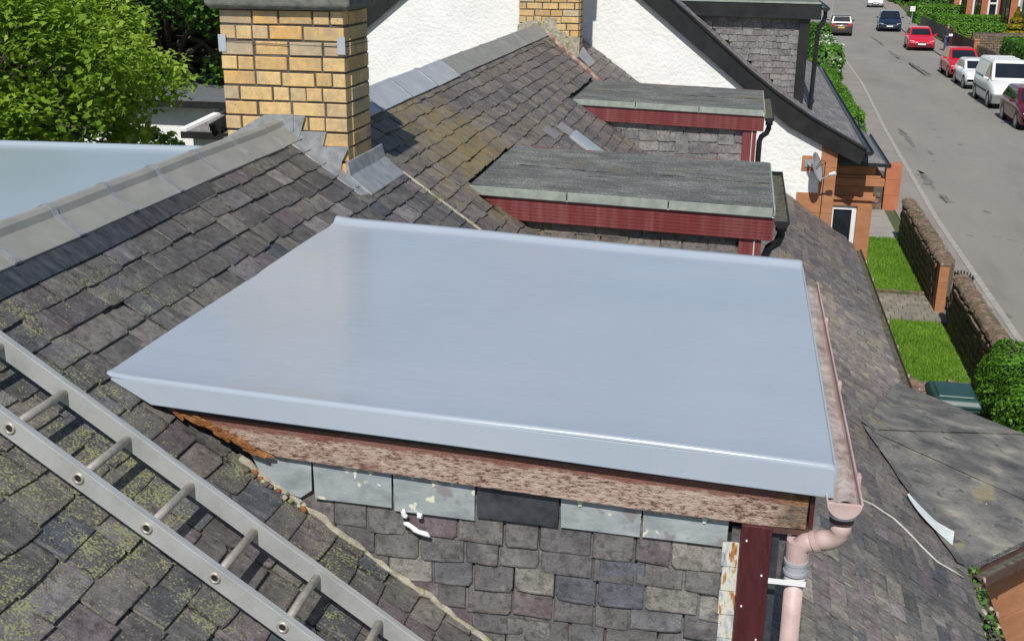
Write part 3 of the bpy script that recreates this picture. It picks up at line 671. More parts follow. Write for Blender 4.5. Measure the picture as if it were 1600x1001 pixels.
# black strip standing for the shade in the gap, then the weathered board
MB().prism([(.78, Y1+.012, dz(.78)-.03), (3.20, Y1+.012, dz(3.20)-.03), (3.20, Y1+.012, dz(3.2)-.125), (.86, Y1+.012, dz(.86)-.12)], (0, .06, 0)).build('gap_shade_strip', m_black, D)
def board_mat():
    m, t, b = _new('flaking_painted_board')
    v = _pos(t, (7, 1, 26)); n1 = _noise(t, v, 1.0, 6, .7)
    v2 = _pos(t, (42, 1, 130)); n2 = _noise(t, v2, 1.0, 5, .7)
    v3 = _pos(t); n3 = _noise(t, v3, 4.5, 4, .6)
    s = _math(t, 'ADD', _math(t, 'MULTIPLY', n1, .22), _math(t, 'ADD', _math(t, 'MULTIPLY', n2, .66), _math(t, 'MULTIPLY', n3, .17)))
    r = rampP(t, [(.40, (.040, .022, .018)), (.46, (.17, .095, .07)), (.505, (.37, .265, .21)), (.58, (.48, .375, .31)), (.70, (.56, .47, .40))]); t.links.new(s, r.inputs[0]); c = r.outputs[0]
    g_ = t.nodes.new('ShaderNodeNewGeometry'); sx = t.nodes.new('ShaderNodeSeparateXYZ'); t.links.new(g_.outputs['Position'], sx.inputs[0])
    # old dark red paint survives along the sheltered top of the board
    lin = _math(t, 'ADD', sx.outputs[2], _math(t, 'ADD', _math(t, 'MULTIPLY', sx.outputs[0], FALL+.004), -(dz(0)-.172)))
    k = _math(t, 'ADD', _math(t, 'MULTIPLY', lin, 22), _math(t, 'MULTIPLY', _math(t, 'SUBTRACT', n1, .5), 2.0))
    rr = rampP(t, [(.12, 0.), (.42, .85)]); t.links.new(k, rr.inputs[0]); c = _mix(t, rr.outputs[0], c, (.185, .062, .046))
    k4 = _math(t, 'ADD', _math(t, 'MULTIPLY', _math(t, 'SUBTRACT', 1.9, sx.outputs[0]), .35), _math(t, 'MULTIPLY', _math(t, 'SUBTRACT', _noise(t, _pos(t, (5, 1, 14)), 1, 6, .75), .5), 3.2))
    rr4 = rampP(t, [(.15, 0.), (.70, .75)]); t.links.new(k4, rr4.inputs[0]); c = _mix(t, rr4.outputs[0], c, (.17, .075, .055))
    # wet, mouldy right end
    k2 = _math(t, 'ADD', _math(t, 'MULTIPLY', _math(t, 'SUBTRACT', sx.outputs[0], 3.02), 4.5), _math(t, 'MULTIPLY', n3, .8))
    rr2 = rampP(t, [(.45, 0.), (.85, .72)]); t.links.new(k2, rr2.inputs[0])
    r3 = rampP(t, [(.42, (.03, .022, .014)), (.52, (.15, .10, .045)), (.62, (.34, .16, .055)), (.7, (.30, .25, .16))]); t.links.new(_noise(t, _pos(t, (18, 1, 34)), 1, 5, .7), r3.inputs[0])
    c = _mix(t, rr2.outputs[0], c, r3.outputs[0])
    t.links.new(c, b.inputs['Base Color']); b.inputs['Roughness'].default_value = .85; _bump(t, b, s, .9, .012); return m
m_board = board_mat()
yb = Y1+.030
pts_top = [(x, dz(x)-.094-.012*(x-.8)/2.4) for x in (.86, 1.4, 2.0, 2.6, 3.186)]
pts_bot = [(3.180, dz(3.18)-.268), (2.6, dz(2.6)-.272), (2.0, dz(2.0)-.268), (1.5, dz(1.5)-.262), (1.27, dz(1.27)-.258), (1.20, dz(1.2)-.235), (1.14, dz(1.14)-.222), (1.08, dz(1.08)-.19), (.98, dz(.98)-.155), (.92, dz(.92)-.128)]
MB().prism([(x, yb, z) for x, z in pts_top+pts_bot], (0, .026, 0)).build('bargeboard', m_board, D, bevel=.003)
m_rot = mat('rotten_wood', [(.3, (.10, .035, .012)), (.5, (.32, .125, .035)), (.72, (.45, .22, .085))], 16, (1, 1, 3), rough=.95, bump=1, bscale=60, bdist=.02)
for i in range(13):
    s = i/12; x = .87+.33*s; z = dz(x)-.115-.135*s+random.uniform(-.006, .012); l = random.uniform(.03, .07)
    mm = Matrix.Translation((x, yb-.004-random.uniform(0, .012), z)) @ Euler((random.uniform(-.2, .2), R(33)+random.uniform(-.4, .4), random.uniform(-.2, .2))).to_matrix().to_4x4()
    MB().loft([[tuple(mm @ Vector(p)) for p in q] for q in ([(-l, 0, -.004), (-l, .008, -.004), (-l, .008, .005), (-l, 0, .004)], [(0, -.004, -.011), (0, .012, -.010), (0, .012, .011), (0, -.004, .010)], [(l*.9, 0, -.003), (l*.9, .006, -.003), (l*.9, .006, .004), (l*.9, 0, .003)])]).build('rotten_splinter', m_rot, D)
# cheek: wall, slates, top row of lead-coloured slates
yc = 3.600
MB().prism([(1.0, yc+.002, dz(1.0)-.1), (3.0, yc+.002, dz(3.0)-.1), (3.0, yc+.002, rz(3.0)-.05), (1.0, yc+.002, rz(1.0)-.05)], (0, .03, 0)).build('cheek_wall', m_core, D)
def keepC(u, v, wd): return (-(.855)-v) > rz(u+wd*.5)-.10 and u-wd/2 < 2.93
random.seed(21)
slate_field(D, (0, yc-.012, -.855), (1, 0, -.016), (-.016, 0, -1), 1.15, 2.94, 0, 1.25, .098, [.13, .155, .175, .195], keepC, 'C', 160, name='cheek_slate', stuff_name='cheek_slate_field', th=.008)
m_leadslate = mat('blue_grey_lead_slate', [(.28, (.20, .22, .235)), (.5, (.30, .335, .35)), (.72, (.40, .43, .435))], 7, (1, 1, 2), rough=.45, bump=.2, bscale=30, speck=[((.24, .225, .23), 11, .60), ((.66, .65, .52), 20, .66)])
tops = [(1.10, 1.39), (1.395, 1.70), (1.705, 2.015), (2.02, 2.325), (2.33, 2.62), (2.625, 2.925)]
for i, (a, c) in enumerate(tops):
    zt = dz((a+c)/2)-.245; zb = -.866-.016*((a+c)/2-1.4)-(.012 if i == 2 else 0)
    pts = [(a, zt+.01), (c, zt), (c-.003, zb-.004), ((a+c)/2, zb), (a+.003, zb+.002)]
    if i == 0: pts = [(1.13, zt+.02), (c, zt), (c-.004, zb+.03), (c-.05, zb-.005), (c-.11, zb+.01), (1.20, zb+.05)]
    MB().prism([(x, yc-.040+.001*i, z) for x, z in pts], (0, .010, 0)).build('top_course_slate', m_lead_dark if i == 3 else m_leadslate, D)
random.seed(77)
for x0_ in (1.56, 1.62, 1.78, 1.86, 1.93, 2.40, 2.56, 2.70, 2.84):
    zt = dz(x0_)-.262; l = random.uniform(.02, .06); wv = random.uniform(.004, .012)
    MB().prism([(x0_-wv*2.2, yc-.0415, zt), (x0_+wv*2.6, yc-.0415, zt), (x0_+wv*1.6, yc-.0415, zt-.008), (x0_+wv*.5, yc-.0415, zt-l), (x0_-wv*.4, yc-.0415, zt-l*1.05), (x0_-wv*1.2, yc-.0415, zt-.010)], (0, .003, 0)).build('paint_run', m_mortar_cream, D)
# mortar bead along the cheek foot
b = MB(); pth = []
for x in np.linspace(1.10, 3.0, 60): pth.append((x, yc-.035+random.gauss(0, .005), rz(x)+.026+random.gauss(0, .004)))
b.tube(pth, [random.uniform(.008, .017) for _ in pth], 7).build('mortar_bead', m_mortar_pale, D)
for i in range(26):
    x = random.uniform(1.12, 1.36); p = Vector((x, yc-.05+random.uniform(-.02, .02), rz(x)+.03)); r0 = random.uniform(.006, .017)
    MB().loft([[tuple(p+Vector((r0*k*math.cos(a), r0*k*math.sin(a), h*r0))) for a in np.linspace(0, 5.5, 6)] for k, h in ((.8, -.5), (1, .1), (.5, .7))]).build('mortar_crumb', random.choice([m_mortar_pale, m_rot, m_mortar]), D)
# sealant blobs on the cheek
for x0_, z0_, x1_, z1_ in ((1.74, -.872, 1.755, -.905), (1.745, -.925, 1.845, -.972), (1.80, -.885, 1.815, -.89)):
    MB().tube([(x0_+(x1_-x0_)*s, yc-.048, z0_+(z1_-z0_)*s+.004*math.sin(s*9)) for s in np.linspace(0, 1, 8)], [.006, .010, .009, .011, .009, .010, .010, .005], 8).build('sealant_blob', m_whitepvc, D, smooth=True)
# corner strip of flaking paint, post, front wall
for i in range(9):
    z1_ = -.872-.098*i; 
    bx('corner_soaker', (2.912+random.uniform(-.004, .004), yc-.036, z1_-.094), (2.966, yc-.028-.0005*i, z1_), mat('soaker_%d' % i, [(.34, (.16, .18, .20)), (.45, (.40, .44, .47)), (.53, (.62, .62, .55)), (.58, (.60, .58, .48)), (.62, (.45, .21, .07)), (.7, (.20, .09, .04))], 26, (1.2, 1, .35), rough=.7, bump=.6, bscale=60), D)
MB().prism([(2.968, 3.522, -.775), (3.072, 3.522, -.778), (3.072, 3.522, -2.2), (2.968, 3.522, -2.2)], (0, .11, 0)).build('corner_post', m_post, D, bevel=.003)
for i in range(7): 
    zz = -.83-.13*i; bx('screw_head', (2.985+.06*(i % 2), 3.5185, zz), (2.991+.06*(i % 2), 3.522, zz-.006), m_whitepvc, D)
bx('front_wall', (2.98, 3.634, -2.2), (3.05, Y2-.12, -.56), m_lead_dark, D)
bx('window', (3.052, 3.95, -1.75), (3.075, 5.6, -.72), m_glass, D); 
for yy in (3.9, 4.72, 5.6): bx('window_frame', (3.05, yy, -1.8), (3.09, yy+.06, -.66), m_post, D)
bx('fascia', (3.19, Y1+.035, -.78), (3.205, Y2-.05, -.585), m_post, D)
bx('lead_return', (3.075, 3.56, -2.2), (3.10, 3.633, -.79), m_lead_dark, D)
bx('soffit_block', (3.06, 3.535, -.80), (3.20, 3.62, -.775), m_brownpvc, D)
# gutter along the dormer front
gx, gz, gr = 3.288, -.612, .057
gut, outer = half_pipe(3.44, 6.02, gx, gz, gr, m_pinkpvc, D)
b = MB(); rows = []
for y in np.linspace(3.47, 6.0, 60):
    h = .016+.008*math.sin(y*3)+random.gauss(0, .004)
    rows.append([(gx-.048+.096*k/8, y, gz-h+.018*(abs(k-4)/4)**2*-1+random.gauss(0, .004)) for k in range(9)])
b.loft(rows, cap=False, closed=False).build('gutter_silt', m_pinkdark, D, smooth=True)
capp = MB().prism([(x, 3.428, z) for x, z in outer], (0, .012, 0)); capp.build('gutter_stop_end', m_pinkpvc, D, bevel=.002)
for y in (3.62, 4.5, 5.35): bx('gutter_clip', (gx+gr-.004, y, gz-.03), (gx+gr+.012, y+.035, gz+.012), m_pinkpvc, D, bevel=.003)
MB().tube([(gx+gr-.002, y, gz+.004) for y in np.linspace(3.43, 6.02, 8)], .0045, 6).build('gutter_lip', m_pinkpvc, D)
# outlet, swan neck, downpipe
MB().tube([(gx+.004, 3.50, gz-.052), (gx+.004, 3.50, gz-.098)], .041, 20).build('gutter_outlet', m_brownpvc, D, smooth=False)
MB().tube([(gx+.004, 3.50, gz-.070), (gx+.004, 3.50, gz-.078)], .0435, 20).build('outlet_seal', m_whitepvc, D)
el = [(gx+.004, 3.50, gz-.095)] + [(gx+.004-.055*(1-math.cos(a)), 3.50+.01*a, gz-.125-.060*math.sin(a)) for a in np.linspace(.1, 1.5, 7)]
el += [(gx-.075, 3.52, gz-.198)] 
MB().tube(el, .035, 18).build('swan_neck', m_pinkpvc, D, smooth=True)
MB().tube([(gx-.062, 3.517, gz-.190), (gx-.078, 3.52, gz-.199)], .039, 18).build('pipe_collar', m_pinkpvc, D)
MB().tube([(gx-.075, 3.52, gz-.198), (gx-.10, 3.522, gz-.205), (gx-.122, 3.524, gz-.222), (gx-.128, 3.525, gz-.26), (gx-.128, 3.525, gz-.31)], .034, 18).build('swan_neck', m_pinkpvc, D, smooth=True)
PX = gx-.128
MB().tube([(PX, 3.525, gz-.20), (PX, 3.525, gz-.275)], .0375, 20).build('pipe_socket', m_pinkpvc, D)
for z in (gz-.275, gz-.315): MB().tube([(PX, 3.525, z), (PX, 3.525, z-.012)], .041, 20).build('socket_ring', m_zinc, D)
MB().tube([(PX, 3.525, gz-.287), (PX, 3.525, gz-.315)], .0385, 20).build('pipe_collar', m_zinc, D)
MB().tube([(PX, 3.525, gz-.33), (PX+.004, 3.525, gz-.9), (PX+.004, 3.525, -2.2)], .0325, 20).build('downpipe', m_pinkpvc, D, smooth=True)
b = MB(); b.box((PX-.09, 3.487, gz-.358), (PX+.036, 3.4885, gz-.338)); b.tube([(PX, 3.525, gz-.337), (PX, 3.525, gz-.359)], .0365, 20)
b.build('pipe_bracket', m_whitepvc, D)
# rear dormer roof beyond the ridge
b = MB(); zr = -.29
b.prism([(-.40, 1.0, zr), (-.40, 7.31, zr), (-4.2, 7.31, zr-.05), (-4.2, 1.0, zr-.05)], (0, 0, .02)).build('rear_dormer_roof', m_membrane2, A)
MB().prism([(-.42, 7.24, zr+.015), (-.42, 7.265, zr+.045), (-.42, 7.30, zr+.045), (-.42, 7.312, zr-.12)], (-3.78, 0, -.05)).build('rear_dormer_kerb', m_membrane2, A, bevel=.006)
MB().prism([(-.5, 1.1, zr-.02), (-4.0, 1.1, zr-.07), (-4.0, 1.1, rz(4.0)), (-.5, 1.1, rz(.5)-.1)], (0, 6.1, 0)).build('rear_dormer_wall', m_core, A)

# ================================================================== HOUSE B : next cottage with two old felt dormers and the bay
B = thing('terraced_house', (0, 12, G), 'middle cottage of the row with two red-fascia felt dormers and a canted bay', 'house')
roofB = deck(B, YP, YB1); walls(B, YP+.01, YB1-.03, m_sand)
BA = Vector((4.16, 9.35, rz(4.16)+.02)); E1, E2, E3, E4 = (4.80, 11.62), (5.74, 10.58), (5.74, 8.86), (4.74, 7.84)
D2 = dict(x=.93, y0=8.10, y1=9.92, xr=3.16); D3 = dict(x=.95, y0=13.34, y1=15.30, xr=3.16)
def keepB(u, v, wd):
    x, y = v/CS, u
    if x < .22 or x > XE+.03: return False
    for d in (D2, D3):
        if d['y0']+.18 < y < d['y1']-.05 and d['x']+.02 < x < 2.95: return False
        if d['y0']-.05 < y <= d['y0']+.18 and d['x']+.02 < x < d['x']+.3: return False
    if E4[1] < y < E1[1]:
        xl = BA.x + (E1[0]-BA.x)*(y-BA.y)/(E1[1]-BA.y) if y > BA.y else BA.x + (E4[0]-BA.x)*(BA.y-y)/(BA.y-E4[1])
        if x > xl+.06: return False
    if 15.95 < y < 16.6 and -.3 < x < .55: return False
    return True
def visB(c):
    if c.x > 1.3 and c.x < 3.3: return False
    if 9.9 < c.y < 13.0 and c.x > 1.6 and c.x < 3.4: return False
    return c.y > 7.4
random.seed(5)
slate_field(roofB, (0, 0, 0), (0, 1, 0), DV, YP, YB1-.02, 0, XE*CS, .135, [.17, .19, .21, .23, .26], keepB, 'B', 300, visible=visB, th=.0105)
slate_field(roofB, (0, 0, 0), (0, -1, 0), Vector((-1, 0, -T)), -YB1, -YP, 0, XE*CS, .15, [.2, .25, .3], lambda u, v, w_: v/CS > .2, 'B', 0, stuff_name='rear_slate_field')
ridge_tiles(B, 7.42, 10.7, .82, m_zinc, m_lead, wl=.20, flatter=True)
ridge_tiles(B, 10.7, 15.95, .9, m_ridge, m_ridge, wl=.19, flatter=True)
m_redmortar = mat('red_white_mortar', [(.35, (.20, .09, .06)), (.5, (.34, .22, .17)), (.65, (.50, .46, .40))], 9, rough=.9, bump=.8, bscale=30, bdist=.02)
b = MB(); pth = [(x, 16.0-.62*(x-.1), rz(x)+.02) for x in np.linspace(.1, 1.02, 26)]
b.tube([(x, y+random.gauss(0, .015), z+random.gauss(0, .006)) for x, y, z in pth], [random.uniform(.028, .045) for _ in pth], 7).build('mortar_fillet', m_redmortar, B)
ch2 = chimney(B, -.26, .60, 16.0, 16.48, -.5, 2.12)
b = MB(); r2 = lambda o1, z: [(-.26-o1, 16-o1, z), (.60+o1, 16-o1, z), (.60+o1, 16.48+o1, z), (-.26-o1, 16.48+o1, z)]
b.loft([r2(.03, 2.12), r2(.06, 2.15), r2(.06, 2.24), r2(0, 2.3)]).build('chimney_cap', m_cap, B, bevel=.01)
for pts_ in ([(-.28, -.25), (-.27, .04), (-.10, .10), (.10, .09), (.09, -.2)], [(.08, -.25), (.12, .14), (.28, .13), (.30, -.02), (.42, -.06), (.44, -.3)], [(.43, -.35), (.45, -.10), (.61, -.12), (.62, -.42)]):
    plate(pts_, 15.986+random.uniform(-.004, .002), m_mortar_pale, B, 'mortar_flaunching', .010)
MB().prism([(.60, 15.94, rz(.6)+.05), (.78, 15.94, rz(.78)+.025), (.78, 16.5, rz(.78)+.025), (.60, 16.5, rz(.6)+.12)], (0, 0, .012)).build('lead_apron', m_lead, B)
# far verge
MB().prism([(0, YB1-.015, .02), (XE, YB1-.015, rz(XE)+.02), (XE, YB1-.015, rz(XE)-.08), (0, YB1-.015, -.08)], (0, .03, 0)).build('verge', m_mortar, B)
# replacement slates and rooflight
on_roof([(.955, 11.03), (.955, 11.33), (1.09, 11.33), (1.09, 11.03)], .022, .008, mat('new_grey_slate', two((.17, .165, .17), (.22, .21, .215)), 5, rough=.6), roofB, 'new_slate')
on_roof([(1.02, 11.55), (1.02, 11.85), (1.17, 11.85), (1.17, 11.55)], .026, .010, mat('new_lead_slate', two((.21, .205, .205), (.26, .25, .25)), 5, rough=.6), roofB, 'new_slate')
sk = on_roof([(1.16, 11.50), (1.16, 11.88), (1.78, 11.88), (1.78, 11.50)], .02, .03, m_zinc, B, 'rooflight', .004)
on_roof([(1.21, 11.55), (1.21, 11.83), (1.73, 11.83), (1.73, 11.55)], .058, .004, m_glass_pale, sk, 'pane')

def rwg(parent, house, xg, zg, y0, y1, pipe_x, zend, m=m_blackpvc, silt=None):
    g, outer = half_pipe(y0, y1, xg, zg, .056, m, parent)
    MB().prism([(x, y0-.012, z) for x, z in outer], (0, .012, 0)).build('gutter_stop_end', m, parent)
    MB().prism([(x, y1, z) for x, z in outer], (0, .012, 0)).build('gutter_stop_end', m, parent)
    b = MB(); rows = [[(xg-.049+.098*k/6, y, zg-.034+.012*(abs(k-3)/3)**2+random.gauss(0, .003)) for k in range(7)] for y in np.linspace(y0, y1, 24)]
    b.loft(rows, cap=False, closed=False).build('gutter_silt', silt or m_pinkdark, parent, smooth=True)
m_siltolive = mat('gutter_moss', two((.035, .032, .022), (.14, .135, .095), .3, .7), 14, rough=.9, bump=.8, bscale=30, bdist=.01)
def old_dormer(d, key, cn, seed, pipe=True):
    random.seed(seed)
    x0, y0, y1, xr = d['x'], d['y0'], d['y1'], d['xr']; f = .028
    zt = lambda x: rz(x0)-f*(x-x0)+.03
    core = MB().prism([(x0+.08, y0+.12, zt(x0)-.06), (2.96, y0+.12, zt(2.96)-.06), (2.96, y0+.12, rz(2.96)-.1), (x0+.08, y0+.12, rz(x0+.08)-.08)], (0, y1-y0-.17, 0)).build('dormer', m_core, B)
    # felt: three overlapping strips along the roof
    n = 2
    for i in range(n):
        a = y0+(y1-y0)*i/n; c = y0+(y1-y0)*(i+1)/n + (.05 if i < n-1 else 0); zz = .003*i
        bb = MB(); nx, ny = 36, 8; 
        for ix in range(nx+1):
            for iy in range(ny+1):
                x = x0-.03+(xr-x0+.03)*ix/nx; y = a+(c-a)*iy/ny
                z = zt(x)+zz+random.gauss(0, .0022)+.004*math.sin(x*5+y*3)
                if iy == 0 and i == 0: z -= .004
                bb.v.append((x, y+(random.gauss(0, .004) if iy == 0 else 0), z))
        for ix in range(nx):
            for iy in range(ny):
                q = ix*(ny+1)+iy; bb.f.append((q, q+ny+1, q+ny+2, q+1))
        bb.build('felt_strip', m_felt, core, smooth=True)
    # drip edge in three lengths
    cuts = np.linspace(x0-.02, xr, 4)
    for i in range(3):
        a, c = cuts[i], cuts[i+1]-.008
        MB().prism([(a, y0-.014, zt(a)+.004), (c, y0-.014, zt(c)+.004), (c, y0-.014, zt(c)-.062), (a, y0-.014, zt(a)-.062)], (0, .014, 0)).build('drip_edge', m_feltedge, core, bevel=.002)
    MB().prism([(xr, y0-.012, zt(xr)), (xr, y1, zt(xr)), (xr, y1, zt(xr)-.05), (xr, y0-.012, zt(xr)-.05)], (.012, 0, 0)).build('drip_edge', m_feltedge, core)
    MB().prism([(x0+.0, y1-.012, zt(x0)+.002), (xr, y1-.012, zt(xr)+.002), (xr, y1-.012, zt(xr)-.20), (x0+.3, y1-.012, zt(x0)-.20)], (0, .02, 0)).build('fascia', m_redpvc, core)
    # ribbed fascia
    zf1 = lambda x: zt(x)-.066; hgt = .175
    MB().prism([(x0+.08, y0+.012, zf1(x0+.05)), (xr+.005, y0+.012, zf1(xr)), (xr+.005, y0+.012, zf1(xr)-hgt), (x0+.30, y0+.012, zf1(x0+.3)-hgt)], (0, .02, 0)).build('fascia', m_redpvc, core)
    nr = 7
    for k in range(nr):
        a = .06+.24*k/nr; t0 = hgt*k/nr; t1 = t0+hgt/nr-.004
        MB().prism([(x0+a, y0+.009, zf1(x0+a)-t0), (xr+.006, y0+.009, zf1(xr)-t0), (xr+.006, y0+.009, zf1(xr)-t1), (x0+a+.03, y0+.009, zf1(x0+a+.03)-t1)], (0, .004, 0)).build('fascia_rib', m_redpvc, core)
    MB().prism([(x0+.06, y0-.004, zf1(x0+.06)+.006), (xr+.01, y0-.004, zf1(xr)+.006), (xr+.01, y0-.004, zf1(xr)-.002), (x0+.06, y0-.004, zf1(x0+.06)-.002)], (0, .02, 0)).build('fascia_bead', m_cable, core)
    # cheek
    yk = y0+.10; ztop = zf1(2)-hgt+.05
    MB().prism([(x0+.2, yk+.002, ztop), (2.93, yk+.002, ztop), (2.93, yk+.002, rz(2.93)-.06), (x0+.2, yk+.002, rz(x0+.2)-.06)], (0, .03, 0)).build('cheek_wall', m_core, core)
    kp = lambda u, v, wd: (ztop-v) > rz(u+wd*.5)-.12 and u-wd/2 < 2.91
    slate_field(core, (0, yk-.012, ztop), (1, 0, 0), (0, 0, -1), x0+.25, 2.92, 0, 1.25, .125, [.16, .19, .21, .24], kp, key, 110, name='cheek_slate', stuff_name='cheek_slate_field')
    # post and gutter
    bx('corner_post', (2.93, y0+.035, rz(2.93)-.2), (3.09, y0+.12, zf1(3)-hgt+.02), m_redpvc, core, bevel=.004)
    bx('post_bead', (3.035, y0+.028, rz(2.93)-.2), (3.045, y0+.035, zf1(3)-hgt), m_cable, core)
    bx('front_wall', (2.95, y0+.122, -2.25), (3.03, y1-.05, zt(3)-.06), m_redpvc, core)
    bx('window', (3.032, y0+.35, -1.9), (3.05, y1-.3, zt(3)-.22), m_glass, core)
    rwg(core, B, xr+.062, zt(xr)-.075, y0-.05, y1+.02, 3.1, -2, silt=m_siltolive)
    px = xr+.065
    pth = [(px, y0+.04, zt(xr)-.12), (px, y0+.04, zt(xr)-.20), (px-.02, y0+.05, zt(xr)-.26), (px-.075, y0+.09, zt(xr)-.31), (px-.095, y0+.10, zt(xr)-.37), (px-.095, y0+.10, rz(3.1)+.05)]
    MB().tube(pth, .032, 14).build('downpipe', m_blackpvc, core, smooth=True)
    MB().tube([(px, y0+.04, zt(xr)-.115), (px, y0+.04, zt(xr)-.165)], .042, 14).build('gutter_outlet', m_blackpvc, core)
    return core
old_dormer(D2, 'B', 'near', 31); old_dormer(D3, 'D', 'far', 33)

# canted bay roof in felt
bay = MB().prism([(4.5, E4[1]+.1, G-.1), (E3[0]-.16, E3[1]+.06, G-.1), (E2[0]-.16, E2[1]-.06, G-.1), (4.5, E1[1]-.1, G-.1)], (0, 0, -3.36-G+.1)).build('bay', m_sand, B)
EZ = -3.30; A3 = tuple(BA); top = [(*E1, EZ), (*E2, EZ), (*E3, EZ), (*E4, EZ)]
def facet(p, q, name):
    p, q, a = Vector(p), Vector(q), Vector(A3); n = 12; bb = MB(); idx = {}
    for i in range(n+1):
        for j in range(n+1-i):
            u, v = i/n, j/n; c = a+(p-a)*u+(q-a)*v
            edge = min(u, v, 1-u-v)
            c.z += .016+(random.gauss(0, .004)+.010*math.sin(c.x*6+c.y*3) if edge > .01 else 0)
            idx[i, j] = len(bb.v); bb.v.append(tuple(c))
    for i in range(n):
        for j in range(n-i):
            bb.f.append((idx[i, j], idx[i+1, j], idx[i, j+1]))
            if i+j < n-1: bb.f.append((idx[i+1, j], idx[i+1, j+1], idx[i, j+1]))
    bb.build(name, m_bayfelt, bay, smooth=True)
for i in range(3): facet(top[i], top[i+1], 'felt_facet')
# felt upstands lapped on the slates beside the valleys
for e in (E1, E4):
    p = Vector(A3); q = Vector((e[0], e[1], rz(e[0])+.02)); sd_ = -1 if e is E1 else -1
    w0 = Vector((-.06, .02 if e is E1 else -.04, 0)); w0.z = T*.06
    bb = MB(); n = 14; rows = []
    for k in range(n+1):
        c = p+(q-p)*k/n; wv = w0*(1+.10*math.sin(k*1.3)+random.uniform(-.06, .06))
        rows.append([tuple(c+Vector((.03, 0, .016))), tuple(c+wv*.5+Vector((0, 0, .026))), tuple(c+wv+Vector((0, 0, .024)))])
    bb.loft(rows, cap=False, closed=False).build('valley_felt', m_bayfelt, bay, smooth=True)
def seam(p, q, name='felt_lap'):
    p, q = Vector(p), Vector(q); d = (q-p).normalized(); s = d.cross(Vector((0, 0, 1))).normalized()*.035
    MB().prism([tuple(p+s+Vector((0, 0, .02))), tuple(q+s+Vector((0, 0, .02))), tuple(q-s+Vector((0, 0, .02))), tuple(p-s+Vector((0, 0, .02)))], (0, 0, .006)).build(name, m_bayfelt, bay)
seam(A3, top[1]); seam(A3, top[2])
b = MB().prism([(*p[:2], EZ-.03) for p in top] + [(4.6, E4[1]+.2, EZ-.03), (4.6, E1[1]-.2, EZ-.03)], (0, 0, .035)); b.build('bay_soffit', m_felt, bay)
def gutter_run(p, q, m, parent, name='gutter', lip=True):
    p, q = Vector(p), Vector(q); d = (q-p).normalized(); s = d.cross(Vector((0, 0, 1))).normalized()
    n = 10; r = .055; ring = [(-r*math.cos(math.pi*k/n), -r*math.sin(math.pi*k/n)) for k in range(n+1)] + [((r-.005)*math.cos(math.pi*k/n), -(r-.005)*math.sin(math.pi*k/n)) for k in range(n+1)]
    g = MB().loft([[tuple(c + s*a + Vector((0, 0, h))) for a, h in ring] for c in (p, q)]).build(name, m, parent)
    MB().loft([[tuple(c + s*a + Vector((0, 0, h))) for a, h in ((-.048, -.03), (0, -.024), (.048, -.03))] for c in [p+(q-p)*k/10 for k in range(11)]], cap=False, closed=False).build('gutter_silt', m_siltolive, parent)
    return g
def outward(p, q, d):
    p, q = Vector(p), Vector(q); t_ = (q-p).normalized(); s = Vector((t_.y, -t_.x, 0)); c = Vector((4.6, 9.7, 0))
    if s.dot((p+q)/2-c) < 0: s = -s
    return s*d
for p, q in ((top[3], top[2]), (top[2], top[1]), (top[1], top[0])):
    o_ = outward(p, q, .055); pp = Vector(p)+o_+Vector((0, 0, -.035)); qq = Vector(q)+o_+Vector((0, 0, -.035))
    if p is top[3]: pp += (qq-pp).normalized()*.10
    gutter_run(pp, qq, m_brownpvc, bay)
    o2 = outward(p, q, .118); o3 = outward(p, q, .112)
    fb = [Vector(p)+o2*.0+outward(p, q, -.02), Vector(q)+outward(p, q, -.02)]
    MB().prism([tuple(fb[0]+Vector((0, 0, -.05))), tuple(fb[1]+Vector((0, 0, -.05))), tuple(fb[1]+Vector((0, 0, -.20))), tuple(fb[0]+Vector((0, 0, -.20)))], tuple(outward(p, q, .02))).build('fascia', m_brownpvc, bay)
    if p is top[3]:
        MB().prism([tuple(pp+outward(p, q, .056)+Vector((0, 0, .006))), tuple(qq+outward(p, q, .056)+Vector((0, 0, .006))), tuple(qq+outward(p, q, .056)+Vector((0, 0, -.075))), tuple(pp+outward(p, q, .056)+Vector((0, 0, -.075)))], tuple(outward(p, q, .008))).build('gutter_front', m_brownpvc, bay, bevel=.003)
        for s in (.33, .8): 
            c = pp+(qq-pp)*s+outward(p, q, .064); MB().tube([tuple(c+Vector((0, 0, .012))), tuple(c+Vector((0, 0, -.085)))], .012, 8).build('gutter_clip', m_brownpvc, bay)
# ashlar joints of the bay's near side: courses as separate blocks
pA, pB = Vector((4.5, E4[1]+.1, 0)), Vector((E3[0]-.16, E3[1]+.06, 0)); dr = (pB-pA).normalized(); nr_ = Vector((dr.y, -dr.x, 0))
for k in range(3):
    zb = G-.05+.76*k
    for s0, s1 in (((0, 1.),) if k % 2 else ((0, 1.),)):
        L_ = (pB-pA).length; a = pA+dr*(L_*s0); c = pA+dr*(L_*s1)
        MB().prism([tuple(a+Vector((0, 0, zb))), tuple(c+Vector((0, 0, zb))), tuple(c+Vector((0, 0, zb+.755))), tuple(a+Vector((0, 0, zb+.755)))], tuple(nr_*.02)).build('stone_block', m_sand, bay, bevel=.003)
for p, q in ((E3, E2), (E2, E1)):
    p, q = Vector((*p, 0)), Vector((*q, 0)); m0 = p.lerp(q, .2)+Vector((-.16, 0, 0)); m1 = p.lerp(q, .8)+Vector((-.16, 0, 0)); o_ = outward(p, q, .02)
    MB().prism([tuple(m0+o_+Vector((0, 0, G+.8))), tuple(m1+o_+Vector((0, 0, G+.8))), tuple(m1+o_+Vector((0, 0, -3.6))), tuple(m0+o_+Vector((0, 0, -3.6)))], tuple(outward(p, q, .03))).build('window', m_glass, bay)
